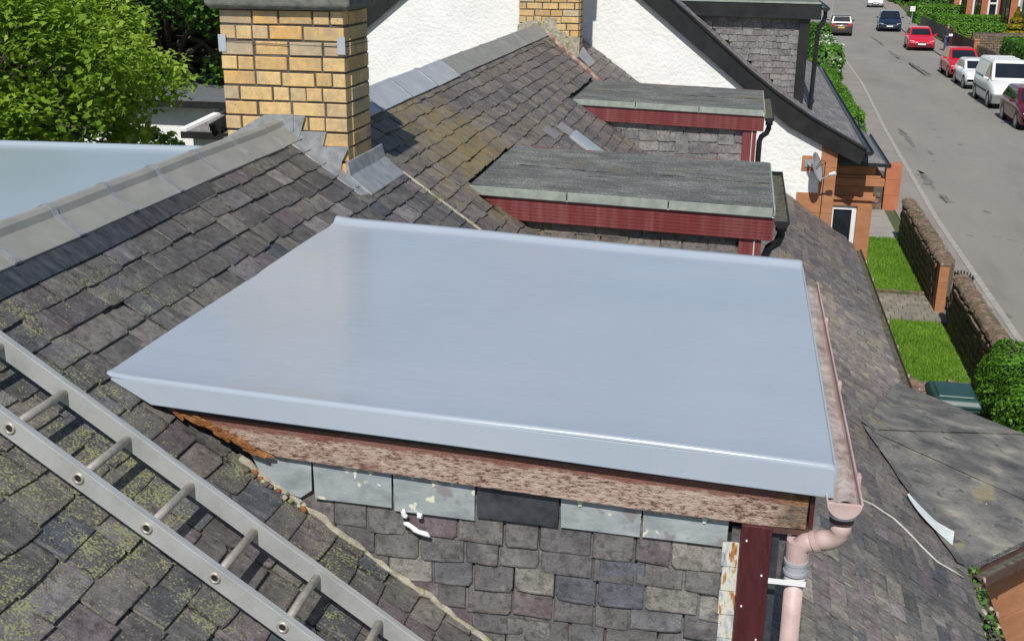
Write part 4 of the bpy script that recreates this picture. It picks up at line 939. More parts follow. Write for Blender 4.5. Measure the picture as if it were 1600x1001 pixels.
# main eaves gutters of both houses
for hs_, y0_, y1_, nm in ((B, 11.66, YB1+.02, 'far'), (B, YP, E4[1]-.02, 'mid'), (A, -3.5, YP-.02, 'near')):
    half_pipe(y0_, y1_, XE+.075, rz(XE)-.045, .056, m_brownpvc, hs_, 'eaves_gutter')
    bb = MB(); rows = [[(XE+.075-.049+.098*k/6, y, rz(XE)-.045-.03+random.gauss(0, .004)) for k in range(7)] for y in np.linspace(y0_, y1_, 40)]
    bb.loft(rows, cap=False, closed=False).build('gutter_silt', m_siltolive, hs_, smooth=True)
    for y in np.arange(y0_+.4, y1_, .95): bx('gutter_clip', (XE+.125, y, rz(XE)-.06), (XE+.142, y+.03, rz(XE)-.028), m_pinkpvc, hs_)
for i in range(40):   # moss and broken mortar lying in the valley foot gutter
    p = Vector((random.uniform(4.70, 4.86), random.uniform(6.9, 7.9), rz(XE)+random.uniform(-.05, .0))); r0 = random.uniform(.01, .035)
    MB().loft([[tuple(p+Vector((r0*k*math.cos(a), r0*k*1.3*math.sin(a), h*r0))) for a in np.linspace(0, 5.5, 6)] for k, h in ((.8, -.5), (1, .1), (.5, .7))]).build('gutter_debris', random.choice([m_mortar_pale, m_siltolive, m_iron]), B)
n = 130; P = np.stack([4.70+.16*rng.random(n), 7.0+.95*rng.random(n), rz(XE)+.02*rng.random(n)], 1)
leaves('gutter_moss', P, .03, L_hedge, B, tone=rng.random(n)).__setitem__('kind', 'stuff')

# ================================================================== LOOSE THINGS ON THE ROOFS
# offcut of membrane lying on the bay felt
b = MB(); rows = []
def cant_z(x, y):
    n_ = (Vector((*E3, EZ))-BA).cross(Vector((*E4, EZ))-BA); return BA.z-(n_.x*(x-BA.x)+n_.y*(y-BA.y))/n_.z
def bez(p, q, w_, s): return ((1-s)**2*p[0]+2*s*(1-s)*q[0]+s*s*w_[0], (1-s)**2*p[1]+2*s*(1-s)*q[1]+s*s*w_[1])
for k in range(15):
    s = k/14; u_ = bez((4.395, 8.43), (4.50, 8.27), (4.725, 8.22), s); l_ = bez((4.375, 8.39), (4.42, 8.10), (4.685, 8.035), s)
    zu, zl = cant_z(*u_)+.050+.014*math.sin(s*3), cant_z(*l_)+.062-.02*s+.006*math.sin(s*5)
    zu = max(zu, rz(u_[0])+.062); zl = max(zl, rz(l_[0])+.058)
    rows.append([(*u_, zu), (*l_, zl), (*l_, zl-.004), (*u_, zu-.004)])
b.loft(rows).build('membrane_offcut', m_white_strip, None, label='pale curved strip of membrane lying on the grey felt bay roof', cat='offcut')
pth = [(3.74, 7.46), (3.85, 7.60), (4.02, 7.72), (4.19, 7.76), (4.30, 7.70), (4.39, 7.62), (4.49, 7.56), (4.60, 7.60), (4.70, 7.63)]
MB().tube([(x, y, rz(x)+.030) for x, y in pth], .007, 8).build('roof_cable', m_cable, None, smooth=True, label='thin pale cable snaking over slates below the pink gutter', cat='cable')

# ladder on the near roof
LAD = thing('roof_ladder', (1.5, 3.0, rz(1.5)+.1), 'aluminium roof ladder lying down the near slate slope', 'ladder')
def onr(x, y, n): 
    p = Vector((x, y, rz(x))) + NV*n; return p
def rail(y, side, name):
    # C channel, web towards the outside, flanges to the inside
    h0, h1, wd, t_ = .092, .162, .026, .0032; s = side
    pr = [(0, h0), (0, h1), (s*-wd, h1), (s*-wd, h1-t_), (s*-t_, h1-t_), (s*-t_, h0+t_), (s*-wd, h0+t_), (s*-wd, h0)]
    x0, x1 = .10, 3.4
    return MB().loft([[tuple(onr(x, y+a, h)) for a, h in pr] for x in (x0, x1)]).build(name, m_alu, LAD, bevel=.0015)
YN, YFa = 2.832, 3.150
rail(YN, -1, 'rail'); rail(YFa-.02, -1, 'rail')
for k in range(-2, 13):
    x = .625+.2165*k
    if x < .12 or x > 3.35: continue
    MB().tube([tuple(onr(x, YN+.002, .128)), tuple(onr(x, YFa-.002, .128))], .0145, 14).build('rung', m_alu_rung, LAD, smooth=True)
    for y, s in ((YN, -1), (YFa, 1)):
        c = onr(x, y, .128); ringp = []
        for rr_, o_ in ((.0205, .0), (.0205, .003), (.016, .006), (.0115, .004), (.0115, -.004)):
            ringp.append([tuple(c + Vector((0, s*o_, 0)) + (DV*math.cos(a)+NV*math.sin(a))*rr_) for a in np.linspace(0, 2*math.pi, 17)[:-1]])
        MB().loft(ringp, cap=False).build('rung_flare', m_alu_rung, LAD, smooth=True)
        if y == YN: MB().loft([[tuple(c + Vector((0, -.0008, 0)) + (DV*math.cos(a)+NV*math.sin(a))*.0113) for a in np.linspace(0, 2*math.pi, 13)[:-1]], [tuple(c + Vector((0, -.0012, 0)) + (DV*math.cos(a)+NV*math.sin(a))*.0113) for a in np.linspace(0, 2*math.pi, 13)[:-1]]]).build('rung_bore', m_trim, LAD)
for y in (YN+.05, YFa-.05):
    pt = [tuple(onr(.35, y, .10)), tuple(onr(.14, y, .10)), (.0, y, .17), (-.12, y, .05), (-.25, y, -.12)]
    MB().tube(pt, .014, 10).build('ridge_hook', m_alu, LAD, smooth=True)
for x in (.3, 3.0):
    for y in (YN+.003, YFa-.018): MB().prism([tuple(onr(x, y, .018)), tuple(onr(x+.04, y, .018)), tuple(onr(x+.04, y+.02, .018)), tuple(onr(x, y+.02, .018))], tuple(NV*.075)).build('foot', m_trim, LAD)

# ================================================================== GABLE HOUSE : white harled gable with black bargeboards
N = thing('gable_house', (0, 24, G), 'taller house beyond with white harled gable wall and black bargeboards', 'house')
GY, BY = 17.75, 17.66
_k = BY/17.45
def rs(l): return [(C0.x+(x-C0.x)*_k, C0.z+(z-C0.z)*_k) for x, z in l]
low_r = [(-.53, 1.81), (1.336, .339), (2.952, -.944), (3.63, -1.47), (4.137, -1.727), (4.72, -2.0)]
up_r = [(-.53, 2.17), (1.783, .346), (2.981, -.66), (3.438, -1.0), (3.952, -1.33), (4.324, -1.53), (4.80, -1.785)]
low_r, up_r = rs(low_r), rs(up_r)
low_l = [(-1.1-x, z) for x, z in low_r]; up_l = [(-1.1-x, z) for x, z in up_r]
wallp = [(-5.3, G-.2), (4.40, G-.2), (4.40, -1.75)] + [(x, z+.08) for x, z in low_r[::-1][2:]] + [(x, z+.08) for x, z in low_l[1:-2]] + [(-5.3, -1.9)]
MB().prism([(x, GY, z) for x, z in wallp], (0, 12.6, 0)).build('wall', m_render, N)
MB().prism([(x, BY, z) for x, z in low_r] + [(x, BY, z) for x, z in up_r[::-1]], (0, .035, 0)).build('bargeboard', m_black, N, bevel=.004)
MB().prism([(x, BY, z) for x, z in low_l] + [(x, BY, z) for x, z in up_l[::-1]], (0, .035, 0)).build('bargeboard', m_black, N, bevel=.004)
MB().prism([(x, BY-.03, z+.002) for x, z in up_r] + [(x, BY-.03, z+.035) for x, z in up_r[::-1]], (0, .14, 0)).build('verge_trim', m_black, N)
for pr, nm in ((low_r, 'soffit'), (low_l, 'soffit')):
    MB().prism([(x, BY+.036, z+.10) for x, z in pr] + [(x, BY+.036, z+.115) for x, z in pr[::-1]], (0, GY-BY-.037, 0)).build(nm, m_black, N)
rp = up_l[::-1] + up_r[1:]
deckN = MB().prism([(x, BY+.04, z-.012) for x, z in rp] + [(x, BY+.04, z-.12) for x, z in rp[::-1]], (0, 13.2, 0)).build('roof', m_core, N)
random.seed(9)
for i in range(len(up_r)-1):
    a, c = Vector((up_r[i][0], 0, up_r[i][1])), Vector((up_r[i+1][0], 0, up_r[i+1][1])); L_ = (c-a).length
    def kN(u, v, wd, a=a, c=c, L_=L_):
        x = a.x+(c.x-a.x)*v/L_; return u-wd/2 > BY+.03 and not (18.8 < u < 21.9 and 1.5 < x < 3.75)
    slate_field(deckN, tuple(a), (0, 1, 0), c-a, BY+.05, 30, 0, L_, .11, [.16, .19, .22], kN, 'D', 60 if i >= 4 else 0, stuff_name='slate_field')
# eaves gutter
half_pipe(BY-.02, 30.6, 4.87, -1.83, .06, m_blackpvc, N, 'eaves_gutter')
MB().prism([(4.87-.06*math.cos(math.pi*k/10), BY-.03, -1.83-.06*math.sin(math.pi*k/10)) for k in range(11)], (0, .012, 0)).build('gutter_stop_end', m_blackpvc, N)
MB().box((4.79, BY+.05, -1.90), (4.81, 30.5, -1.77)).build('eaves_fascia', m_black, N)
# sandstone corner
zq = -1.72; k = 0
while zq > G:
    wq = .235 if k % 2 == 0 else .235
    hq = .40 if k < 2 else .32
    if k >= 2: wq = .56 if k % 2 == 0 else .34
    bx('quoin', (4.405-wq, GY-.012, zq-hq+.006), (4.412, GY+.05, zq), m_sand, N, bevel=.003); zq -= hq; k += 1
bx('front_wall', (4.402, GY+.052, G-.2), (4.42, 30.3, -1.95), m_sand, N)
# bay of the gable house
_q = 18.3/18.0
def bp(p): return (max(4.424, C0.x+(p[0]-C0.x)*_q), p[1]+.3, C0.z+(p[2]-C0.z)*_q if p[2] > G else p[2])
def bn(name, lo, hi, m, parent=None, bevel=0, **k): return bx(name, bp(lo), bp(hi), m, parent, bevel, **k)
bayN = bn('bay', (4.42, 18.03, -2.76), (5.03, 21.0, -2.08), m_sand, N, bevel=.004)
bn('cornice', (4.42, 17.93, -2.42), (5.17, 21.08, -2.30), m_sand, bayN, bevel=.012)
bn('cornice', (4.42, 17.97, -2.30), (5.11, 21.05, -2.26), m_sand, bayN, bevel=.008)
bn('string_course', (4.42, 17.985, -2.66), (5.07, 21.03, -2.60), m_sand, bayN, bevel=.006)
bn('jamb', (4.81, 18.0, G-.1), (5.035, 18.28, -2.762), m_sand, bayN, bevel=.004)
bn('jamb', (4.81, 20.7, G-.1), (5.035, 21.0, -2.762), m_sand, bayN, bevel=.004)
bn('jamb', (4.86, 19.4, G-.1), (5.035, 19.65, -2.762), m_sand, bayN, bevel=.004)
bn('sill', (4.42, 17.99, -4.75), (4.81, 18.1, -4.60), m_sand, bayN); bn('apron_wall', (4.42, 18.03, G-.1), (4.81, 18.2, -4.75), m_sand, bayN)
wn = bn('window', (4.425, 18.10, -4.6), (4.805, 18.12, -2.765), m_glass, bayN)
for lo, hi in (((4.425, 18.07, -2.83), (4.805, 18.13, -2.762)), ((4.74, 18.07, -4.6), (4.81, 18.13, -2.83)), ((4.425, 18.07, -4.6), (4.46, 18.13, -2.83)), ((4.46, 18.08, -3.75), (4.74, 18.125, -3.69))): bn('window_frame', lo, hi, m_whitepvc, wn)
for z in np.arange(-3.65, -2.84, .055): bn('blind_slat', (4.465, 18.14, z), (4.735, 18.145, z+.03), m_ridge, wn)
bn('window', (5.0, 18.29, -4.6), (5.02, 20.69, -2.77), m_glass, bayN)
br = MB()
br.loft([[bp((x, y, z)) for x, y in ((4.40, 17.9), (5.15, 17.9), (5.15, 21.1), (4.40, 21.1))] for z in (-2.075, -2.05)] + [[bp((x, y, -1.83)) for x, y in ((4.40, 18.25), (4.82, 18.25), (4.82, 20.75), (4.40, 20.75))]])
br.build('bay_roof', SL['D'][1], bayN)
half_pipe(18.16, 21.4, 5.23, -2.12, .045, m_blackpvc, bayN, 'gutter'); bn('gutter_front', (4.45, 17.87, -2.10), (5.23, 17.90, -2.045), m_blackpvc, bayN)
# dormer of the gable house
dN = MB().prism([(1.55, 18.80, .20), (3.80, 18.80, .17), (3.80, 18.80, -1.3), (1.55, 18.80, .2)], (0, 3.0, 0)).build('dormer', m_core, N)
MB().prism([(1.5, 18.62, .285), (4.0, 18.62, .262), (4.0, 21.9, .262), (1.5, 21.9, .285)], (0, 0, .03)).build('dormer_roof', m_felt, dN)
MB().prism([(1.70, 18.60, .284), (4.005, 18.60, .262), (4.005, 18.60, .03), (1.90, 18.60, .06)], (0, .03, 0)).build('fascia', m_black, dN, bevel=.004)
MB().prism([(1.5, 18.59, .316), (4.01, 18.59, .294), (4.01, 18.59, .265), (1.5, 18.59, .287)], (0, .03, 0)).build('drip_edge', m_feltedge, dN)
bx('fascia', (4.006, 18.60, .03), (4.03, 21.9, .262), m_black, dN)
bx('corner_post', (3.72, 18.66, -1.55), (3.87, 18.80, .045), m_black, dN, bevel=.004)
bx('front_wall', (3.80, 18.801, -1.5), (3.86, 21.8, .2), m_black, dN); bx('window', (3.862, 19.1, -1.1), (3.88, 21.5, 0.0), m_glass, dN)
random.seed(13)
def kD(u, v, wd):
    x = u-wd*.5; zr_ = .346-.84*(x-1.783); return (.06-v) > zr_-.16 and u-wd/2 < 3.72
slate_field(dN, (0, 18.76, .06), (1, 0, 0), (0, 0, -1), 1.9, 3.74, 0, 1.5, .098, [.13, .15, .17, .19], kD, 'D', 160, name='cheek_slate', stuff_name='cheek_slate_field')
MB().prism([(1.8, 18.775, .06), (3.74, 18.775, .05), (3.74, 18.775, -1.5), (3.5, 18.775, -1.3)], (0, .02, 0)).build('cheek_wall', m_core, dN)
half_pipe(18.52, 21.9, 4.09, .215, .06, m_blackpvc, dN, 'gutter')
MB().prism([(4.09-.06*math.cos(math.pi*k/10), 18.505, .215-.06*math.sin(math.pi*k/10)) for k in range(11)], (0, .014, 0)).build('gutter_stop_end', m_blackpvc, dN)
MB().tube([(4.09, 18.62, .16), (4.09, 18.62, .07), (4.06, 18.63, -.02), (4.01, 18.63, -.10), (4.0, 18.63, -.18), (3.99, 18.63, -1.38), (4.02, 18.60, -1.46)], .036, 12).build('downpipe', m_blackpvc, dN, smooth=True)
for z in (-.14, -.6, -1.2): MB().tube([(4.0, 18.63, z), (4.0, 18.63, z-.05)], .043, 12).build('pipe_collar', m_blackpvc, dN)
# satellite dish on its stone pad
bx('stone_pad', (3.885, GY-.015, -2.175), (4.10, GY+.01, -1.945), m_sand, N)
SD = thing('satellite_dish', (3.99, GY-.016, -2.06), 'small grey satellite dish bolted to the white gable wall', 'satellite dish')
ax = Vector((.90, -.30, .32)).normalized(); sx_ = ax.cross(Vector((0, 0, 1))).normalized(); sy_ = sx_.cross(ax)*-1
cD = Vector((4.12, GY-.24, -2.07)); rings = []
for k in range(7):
    q = k/6; rings.append([tuple(cD + ax*(-.055*(1-q*q)) + (sx_*math.cos(a)*.21 + sy_*math.sin(a)*.235)*max(q, .02)) for a in np.linspace(0, 2*math.pi, 25)[:-1]])
bk = [[tuple(Vector(p)-ax*.006) for p in r_] for r_ in rings[::-1]]
MB().loft(rings+bk).build('reflector', m_dish, SD, smooth=True)
MB().tube([(3.99, GY-.02, -2.06), (3.99, GY-.12, -2.06), tuple(cD-ax*.05)], .020, 10).build('mount', m_dish, SD)
bx('mount_plate', (3.93, GY-.028, -2.12), (4.04, GY-.016, -2.0), m_dish, SD)
lnb = cD+ax*.26+Vector((0, 0, -.16)); MB().tube([tuple(cD-sy_*.2*(1 if sy_.z > 0 else -1)-ax*.02), tuple(lnb)], .010, 8).build('arm', m_dish, SD)
MB().tube([tuple(lnb+ax*.03), tuple(lnb-ax*.01), tuple(lnb-ax*.07)], [.030, .032, .022], 12).build('receiver', m_whitepvc, SD)
MB().tube([tuple(cD-ax*.03), (4.17, GY-.12, -1.98), (4.24, GY-.03, -2.02), (4.235, GY-.026, -2.5), (4.225, GY-.026, -3.3)], .006, 6).build('cable', m_iron, SD)

# ================================================================== GARDEN WALLS, PIERS, BIN
def coping_mesh(i):
    rr = random.Random(i); w_, l, h = .17+rr.uniform(-.02, .02), .055+rr.uniform(-.012, .02), .10+rr.uniform(-.03, .04)
    rg = [[(-w_*k, y, z), (-w_*k*.9, y, z+h*.55), (-w_*k*.35, y, z+h*rr.uniform(.9, 1.1)), (w_*k*.35, y, z+h*rr.uniform(.9, 1.1)), (w_*k*.9, y, z+h*.5), (w_*k, y, z)] for k, y, z in ((.92, -l, 0), (1, 0, 0), (.92, l, 0))]
    return MB().loft(rg).mesh('coping_stone', m_rubble)
COPE = [coping_mesh(i) for i in range(8)]
def stone_mesh(i):
    rr = random.Random(i+50); l, h = rr.uniform(.12, .22), rr.uniform(.055, .085)
    return (l, MB().loft([[(-l*.9, -.03, -h*.85), (l*.9, -.03, -h*.9), (l*.92, -.03, h*.85), (-l*.88, -.03, h*.9)], [(-l, -.008, -h), (l, -.008, -h), (l, -.008, h), (-l, -.008, h)], [(-l, .05, -h), (l, .05, -h), (l, .05, h), (-l, .05, h)]]).mesh('stone', m_rubble))
STN = [stone_mesh(i) for i in range(8)]
def rubble_wall(p, q, h, th, label, z0=G-.05, cope=True, faces=True, group=None, ch_=1.0):
    p, q = Vector((*p, z0)), Vector((*q, z0)); d = (q-p); L_ = d.length; d.normalize(); ang = math.atan2(-d.x, d.y)
    W_ = thing('garden_wall', tuple(p), label, 'wall', group); s = Vector((d.y, -d.x, 0))*(th/2-.02)
    MB().prism([tuple(p+s), tuple(q+s), tuple(q-s), tuple(p-s)], (0, 0, h)).build('wall_core', m_mortar, W_)
    if cope:
        u = 0
        while u < L_:
            c = p+d*(u+.05)+Vector((0, 0, h-.005)); link('coping_stone', random.choice(COPE), W_, c, (random.gauss(0, .05), random.gauss(0, .05), ang+random.gauss(0, .12))); u += random.uniform(.09, .13)
    if faces:
        for sgn in (1, -1):
            z = .07; 
            while z < h-.04:
                u = random.uniform(0, .15)
                while u < L_-.1:
                    l, me = random.choice(STN); c = p+d*(u+l)+Vector((0, 0, z))+s*sgn*1.02
                    if u+2*l < L_+.05: link('stone', me, W_, c, (0, 0, ang+(math.pi/2 if sgn > 0 else -math.pi/2)+random.gauss(0, .03)))
                    u += 2*l+.015
                z += .155
    return W_
random.seed(3)
rubble_wall((7.03, 22.15), (7.03, 27.6), .98, .34, 'mossy rubble wall with coping between lawn and pavement, on the far side of the gate')
rubble_wall((7.1, 15.6), (7.1, 20.9), .98, .34, 'rubble garden wall with coping between the gate and the round green hedge')
rubble_wall((5.0, 16.65), (6.75, 16.65), .46, .34, 'low pinkish rubble wall across the garden behind the green bin')
GP = thing('gate_pier', (6.97, 21.95, G), 'square orange sandstone gate pier at the end of the mossy wall', 'gate pier')
for k in range(3): bx('stone_block', (6.86, 21.82, G-.05+.33*k), (7.04, 22.12, G+.275+.33*k), m_sand, GP, bevel=.006)
bx('pier_cap', (6.85, 21.81, G+.94), (7.06, 22.13, G+1.0), m_rubble, GP, bevel=.02)
GT = thing('iron_gate', (7.15, 21.0, G), 'black iron gate leaf standing open by the orange gate pier', 'gate')
for k in range(7): MB().tube([(7.10+.045*k, 21.62-.05*k, G+.05), (7.10+.045*k, 21.62-.05*k, G+.92+.05*math.sin(k*.5))], .014, 6).build('bar', m_iron, GT)
for z in (.12, .5, .88): MB().tube([(7.09, 21.63, G+z), (7.39, 21.30, G+z)], .018, 6).build('rail', m_iron, GT)
bx('sheet', (7.10, 21.40, G+.08), (7.34, 21.42, G+.9), m_iron, GT)
PP = thing('gate_pier', (6.95, 31.3, G), 'pink sandstone gate pier by the pale concrete drive', 'gate pier')
for k in range(3): bx('stone_block', (6.88, 31.1, G-.05+.42*k), (7.28, 31.5, G+.365+.42*k), m_sand_col if k else m_sand_col, PP, bevel=.008)
rubble_wall((6.3, 31.4), (6.86, 31.4), 1.0, .3, 'short rubble wall stub joined to the pink gate pier', cope=False)

BN = thing('wheelie_bin', (5.93, 14.75, G), 'dark green wheelie bin with closed lid beside the low wall', 'bin')
zb = G+.02; c = (5.93, 14.72)
def rect(hx, hy, z, oy=0): return [(c[0]-hx, c[1]-hy+oy, z), (c[0]+hx, c[1]-hy+oy, z), (c[0]+hx, c[1]+hy+oy, z), (c[0]-hx, c[1]+hy+oy, z)]
MB().loft([rect(.22, .25, zb), rect(.24, .29, zb+.5), rect(.275, .34, zb+.95), rect(.295, .36, zb+.95), rect(.295, .36, zb+.99)]).build('tub', m_bin, BN, bevel=.02)
MB().loft([rect(.305, .375, zb+.995), rect(.31, .38, zb+1.03), rect(.27, .33, zb+1.10), rect(.20, .25, zb+1.12)]).build('lid', m_bin, BN, bevel=.02)
MB().loft([rect(.235, .27, zb+1.108), rect(.215, .25, zb+1.135)]).build('lid_panel', m_bin, BN, bevel=.01)
MB().tube([(c[0]-.24, c[1]+.42, zb+1.0), (c[0]+.24, c[1]+.42, zb+1.0)], .018, 10).build('handle', m_bin, BN)
bx('catch', (c[0]-.20, c[1]-.37, zb+1.04), (c[0]-.16, c[1]-.33, zb+1.085), m_zinc, BN)
for s in (-1, 1): MB().tube([(c[0]+s*.26, c[1]+.28, zb+.10), (c[0]+s*.21, c[1]+.28, zb+.10)], .10, 16).build('wheel', m_tyre, BN)

# ================================================================== VEGETATION
def hedge(name, lo, hi, n, size, m, label, cat='hedge', round_=.25, group=None, stem=True, upb=.2):
    lo, hi = np.array(lo, float), np.array(hi, float); c = (lo+hi)/2; e = (hi-lo)/2
    H_ = thing(name, (c[0], c[1], lo[2]), label, cat, group)
    f = rng.integers(0, 6, n); P = rng.uniform(-1, 1, (n, 3)); ar = [e[1]*e[2], e[0]*e[2], e[0]*e[1]]; pr = np.array([ar[0], ar[0], ar[1], ar[1], ar[2]*1.0, ar[2]*.05]); f = rng.choice(6, n, p=pr/pr.sum())
    dirs = np.zeros((n, 3))
    for k in range(6):
        a_, sg = k//2, (1 if k % 2 == 0 else -1); mk = f == k; P[mk, a_] = sg*(1-.10*rng.random(mk.sum())**2); dirs[mk, a_] = sg
    # rounded box with lumps
    q = np.sign(P)*np.maximum(np.abs(P)-(1-round_), 0)/round_; ln = np.linalg.norm(q, axis=1); over = ln > 1
    core_ = np.clip(P, -(1-round_), 1-round_); P2 = P.copy(); P2[over] = core_[over] + (q[over]/ln[over][:, None])*round_
    lu = .25 if round_ < .2 else 1.0
    lump = 1+lu*.06*np.sin(P2[:, :1]*5+c[0])*np.cos(P2[:, 1:2]*9+c[1])+lu*.05*np.sin(P2[:, 2:]*7)
    X = c + P2*e*lump + rng.normal(size=(n, 3))*size*.35
    dirs = dirs + np.where(over[:, None], q, 0)
    tone = np.clip(.45+.25*rng.normal(size=n)+.18*np.sin(X[:, 0]*9)*np.sin(X[:, 1]*7+X[:, 2]*8), 0, 1)
    leaves('foliage', X, size, m, H_, upbias=upb, tone=tone, dirs=dirs)
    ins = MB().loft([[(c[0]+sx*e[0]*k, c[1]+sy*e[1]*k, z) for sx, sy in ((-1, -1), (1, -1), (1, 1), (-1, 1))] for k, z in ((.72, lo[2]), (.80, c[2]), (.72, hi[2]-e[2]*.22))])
    ins.build('shade_core', m_hcore, H_, bevel=min(e)*.3)  # near-black filler: shade between the leaves put into its colour
    return H_
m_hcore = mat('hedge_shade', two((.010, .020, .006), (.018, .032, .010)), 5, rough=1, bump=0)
hedge('round_hedge', (6.50, 13.0, G-.05), (8.0, 16.6, -4.18), 30000, .046, L_lime, 'large rounded bright green hedge beside the bin', round_=.55)
hedge('clipped_hedge', (6.2, 40, G-.05), (7.15, 58, -4.35), 24000, .085, L_lime, 'bright green clipped hedge along the near pavement past the gable house')
hedge('clipped_hedge', (7.1, 74, G-.05), (8.2, 79, -3.7), 3500, .2, L_hedge, 'upright light green bush by the pavement behind the black downpipe')
FS = hedge('flowering_shrub', (6.4, 60, G-.05), (8.0, 69, -3.75), 5000, .19, L_hedge, 'loose shrub with white flower heads by the near pavement', 'shrub', .6)
n = 900; dd, _ = in_ball(n, .9); P = np.array((7.25, 64.5, -4.55))+dd*np.array((.95, 4.8, 1.0)); cl = P[rng.integers(0, 70, n)]+rng.normal(size=(n, 3))*.09
leaves('blossom', cl, .17, L_flower, FS)
hedge('clipped_hedge', (17.4, 55, G-.05), (21, 70.5, -3.75), 26000, .12, L_hedge, 'big square clipped hedge across the street behind the white van', round_=.14)
hedge('clipped_hedge', (18.1, 92, G-.05), (23.0, 93.8, -4.35), 12000, .11, L_lime, 'clipped hedge across the street just behind the red gate', round_=.14)
hedge('clipped_hedge', (18.3, 100, G-.05), (24.0, 102, -4.2), 12000, .11, L_lime, 'second clipped hedge across the street beyond the red gate', round_=.14)
hedge('clipped_hedge', (18.4, 112, G-.05), (26.5, 114.5, -4.0), 13000, .12, L_lime, 'long clipped hedge across the street nearest the far white car', round_=.14)
hedge('clipped_hedge', (19.5, 122, G-.05), (28, 126, -3.7), 11000, .15, L_hedge, 'farthest clipped hedge at the top of the street')
hedge('clipped_hedge', (21.5, 150, G-.05), (29, 168, -3.2), 7000, .35, L_mid, 'hedge beside the far white car')
hedge('yellow_hedge', (18.8, 86.5, G-.05), (22.3, 88.4, -4.85), 4000, .13, L_yellow, 'low yellow-leaved hedge beneath the golden conifer')
# golden conifer
GC = thing('golden_conifer', (21.2, 84.5, G), 'small golden conifer in the garden of the red sandstone houses', 'conifer')
n = 6000; h_ = rng.random(n)**.8; a_ = rng.random(n)*6.283; r_ = (1-h_)*1.15*(.65+.35*rng.random(n))*(1+.18*np.sin(h_*38))
P = np.stack([21.2+r_*np.cos(a_), 84.5+r_*np.sin(a_), G+.15+h_*2.7], 1)
leaves('crown', P, .17, L_gold, GC, dirs=np.stack([np.cos(a_), np.sin(a_), np.full(n, .4)], 1)); MB().tube([(21.2, 84.5, G-.1), (21.2, 84.5, G+2.2)], [.09, .03], 8).build('trunk', m_bark, GC)

def tree(name, base, h, rad, cz_, n, size, m, label, seed, clumps=60, group=None, squash=.85):
    """clumps of leaves on real branches"""
    global rng
    rng = np.random.default_rng(seed); rr = random.Random(seed); base = Vector(base); Tn = thing(name, tuple(base), label, 'tree', group)
    cen = Vector((base.x, base.y, cz_)); tk = MB(); tk.tube([tuple(base+Vector((0, 0, -.2))), tuple(base.lerp(cen, .5)+Vector((rr.uniform(-.2, .2), rr.uniform(-.2, .2), 0))), tuple(cen), tuple(cen+Vector((0, 0, rad*.5)))], [rad*.085, rad*.065, rad*.045, rad*.012], 9)
    cs = []; rs = []
    for k in range(clumps):
        d = Vector((rr.gauss(0, 1), rr.gauss(0, 1), rr.gauss(.15, 1))); d.normalize(); q = rr.uniform(.45, 1)**.5
        p = cen+Vector((d.x*rad*q, d.y*rad*q, d.z*rad*q*squash)); cs.append(p); rs.append(rad*rr.uniform(.14, .27))
        s0 = cen+Vector((0, 0, -rad*.35*rr.random())); mid = s0.lerp(p, .5)+Vector((0, 0, rad*.06))
        tk.tube([tuple(s0), tuple(mid), tuple(p)], [rad*.022, rad*.013, rad*.004], 5, cap=False)
    tk.build('trunk', m_bark, Tn)
    cs = np.array(cs); rs = np.array(rs); idx = rng.choice(clumps, n, p=(rs**2)/(rs**2).sum()); d, dn = in_ball(n, .35)
    d[:, 2] *= .72; P = cs[idx]+d*rs[idx][:, None]
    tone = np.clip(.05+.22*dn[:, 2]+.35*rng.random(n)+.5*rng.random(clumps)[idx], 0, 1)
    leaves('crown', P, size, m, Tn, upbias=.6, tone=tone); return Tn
tree('broadleaf_tree', (-8.5, 15.0, G), 7, 2.85, -.95, 52000, .10, L_bright, 'bright light green broadleaf tree behind the rear flat roof', 101, 190)
tree('broadleaf_tree', (-7.9, 18.7, G), 5, .85, -2.75, 2600, .10, L_bright, 'small light green bush overlapping the pale house behind the chimney', 111, 40)
tree('broadleaf_tree', (-11.2, 26.5, G), 8, 4.4, -.9, 52000, .15, L_mid, 'darker green tree between the bright tree and the buff chimney', 102, 130)
tree('broadleaf_tree', (-20.5, 31, G), 8, 5.5, -.8, 40000, .19, L_dark, 'dark tree at the back left behind the bright tree', 103, 110)
tree('broadleaf_tree', (-13.5, 40, G), 9, 6.5, -1.2, 38000, .23, L_dark, 'deep green tree far behind the buff chimney', 104, 110)
tree('broadleaf_tree', (-27, 44, G), 9, 7, -1.0, 30000, .28, L_dark, 'dark tree farthest left in the background', 105, 90)
tree('broadleaf_tree', (32, 135, G), 9, 6, -.5, 16000, .5, L_mid, 'broad green tree behind the houses at the top of the street', 106, 60)

# pale house with flat roof seen between tree and chimney
PH = thing('flat_roofed_house', (-8, 25, G), 'pale rendered house with grey flat roof glimpsed left of the buff chimney', 'house')
bx('wall', (-11.2, 22.3, G-.2), (-4.6, 30, -2.15), m_render, PH)
MB().prism([(-11.5, 21.95, -2.06), (-4.4, 21.95, -2.06), (-4.4, 30.2, -2.06), (-11.5, 30.2, -2.06)], (0, 0, .05)).build('roof', mat('grey_single_ply', two((.115, .125, .14), (.16, .17, .18)), 3, rough=.6), PH)
bx('fascia', (-11.52, 21.93, -2.20), (-4.38, 21.96, -2.055), m_black, PH)
MB().prism([(-8.35, 21.4, -2.62), (-4.5, 21.4, -2.62), (-4.5, 22.29, -2.25), (-7.7, 22.29, -2.25)], (0, 0, .03)).build('lean_to_roof', SL['D'][1], PH)
bx('lean_to_fascia', (-8.4, 21.36, -2.74), (-4.5, 21.40, -2.60), m_black, PH); bx('lean_to_wall', (-8.2, 21.5, G-.2), (-4.5, 22.29, -2.66), m_render, PH)
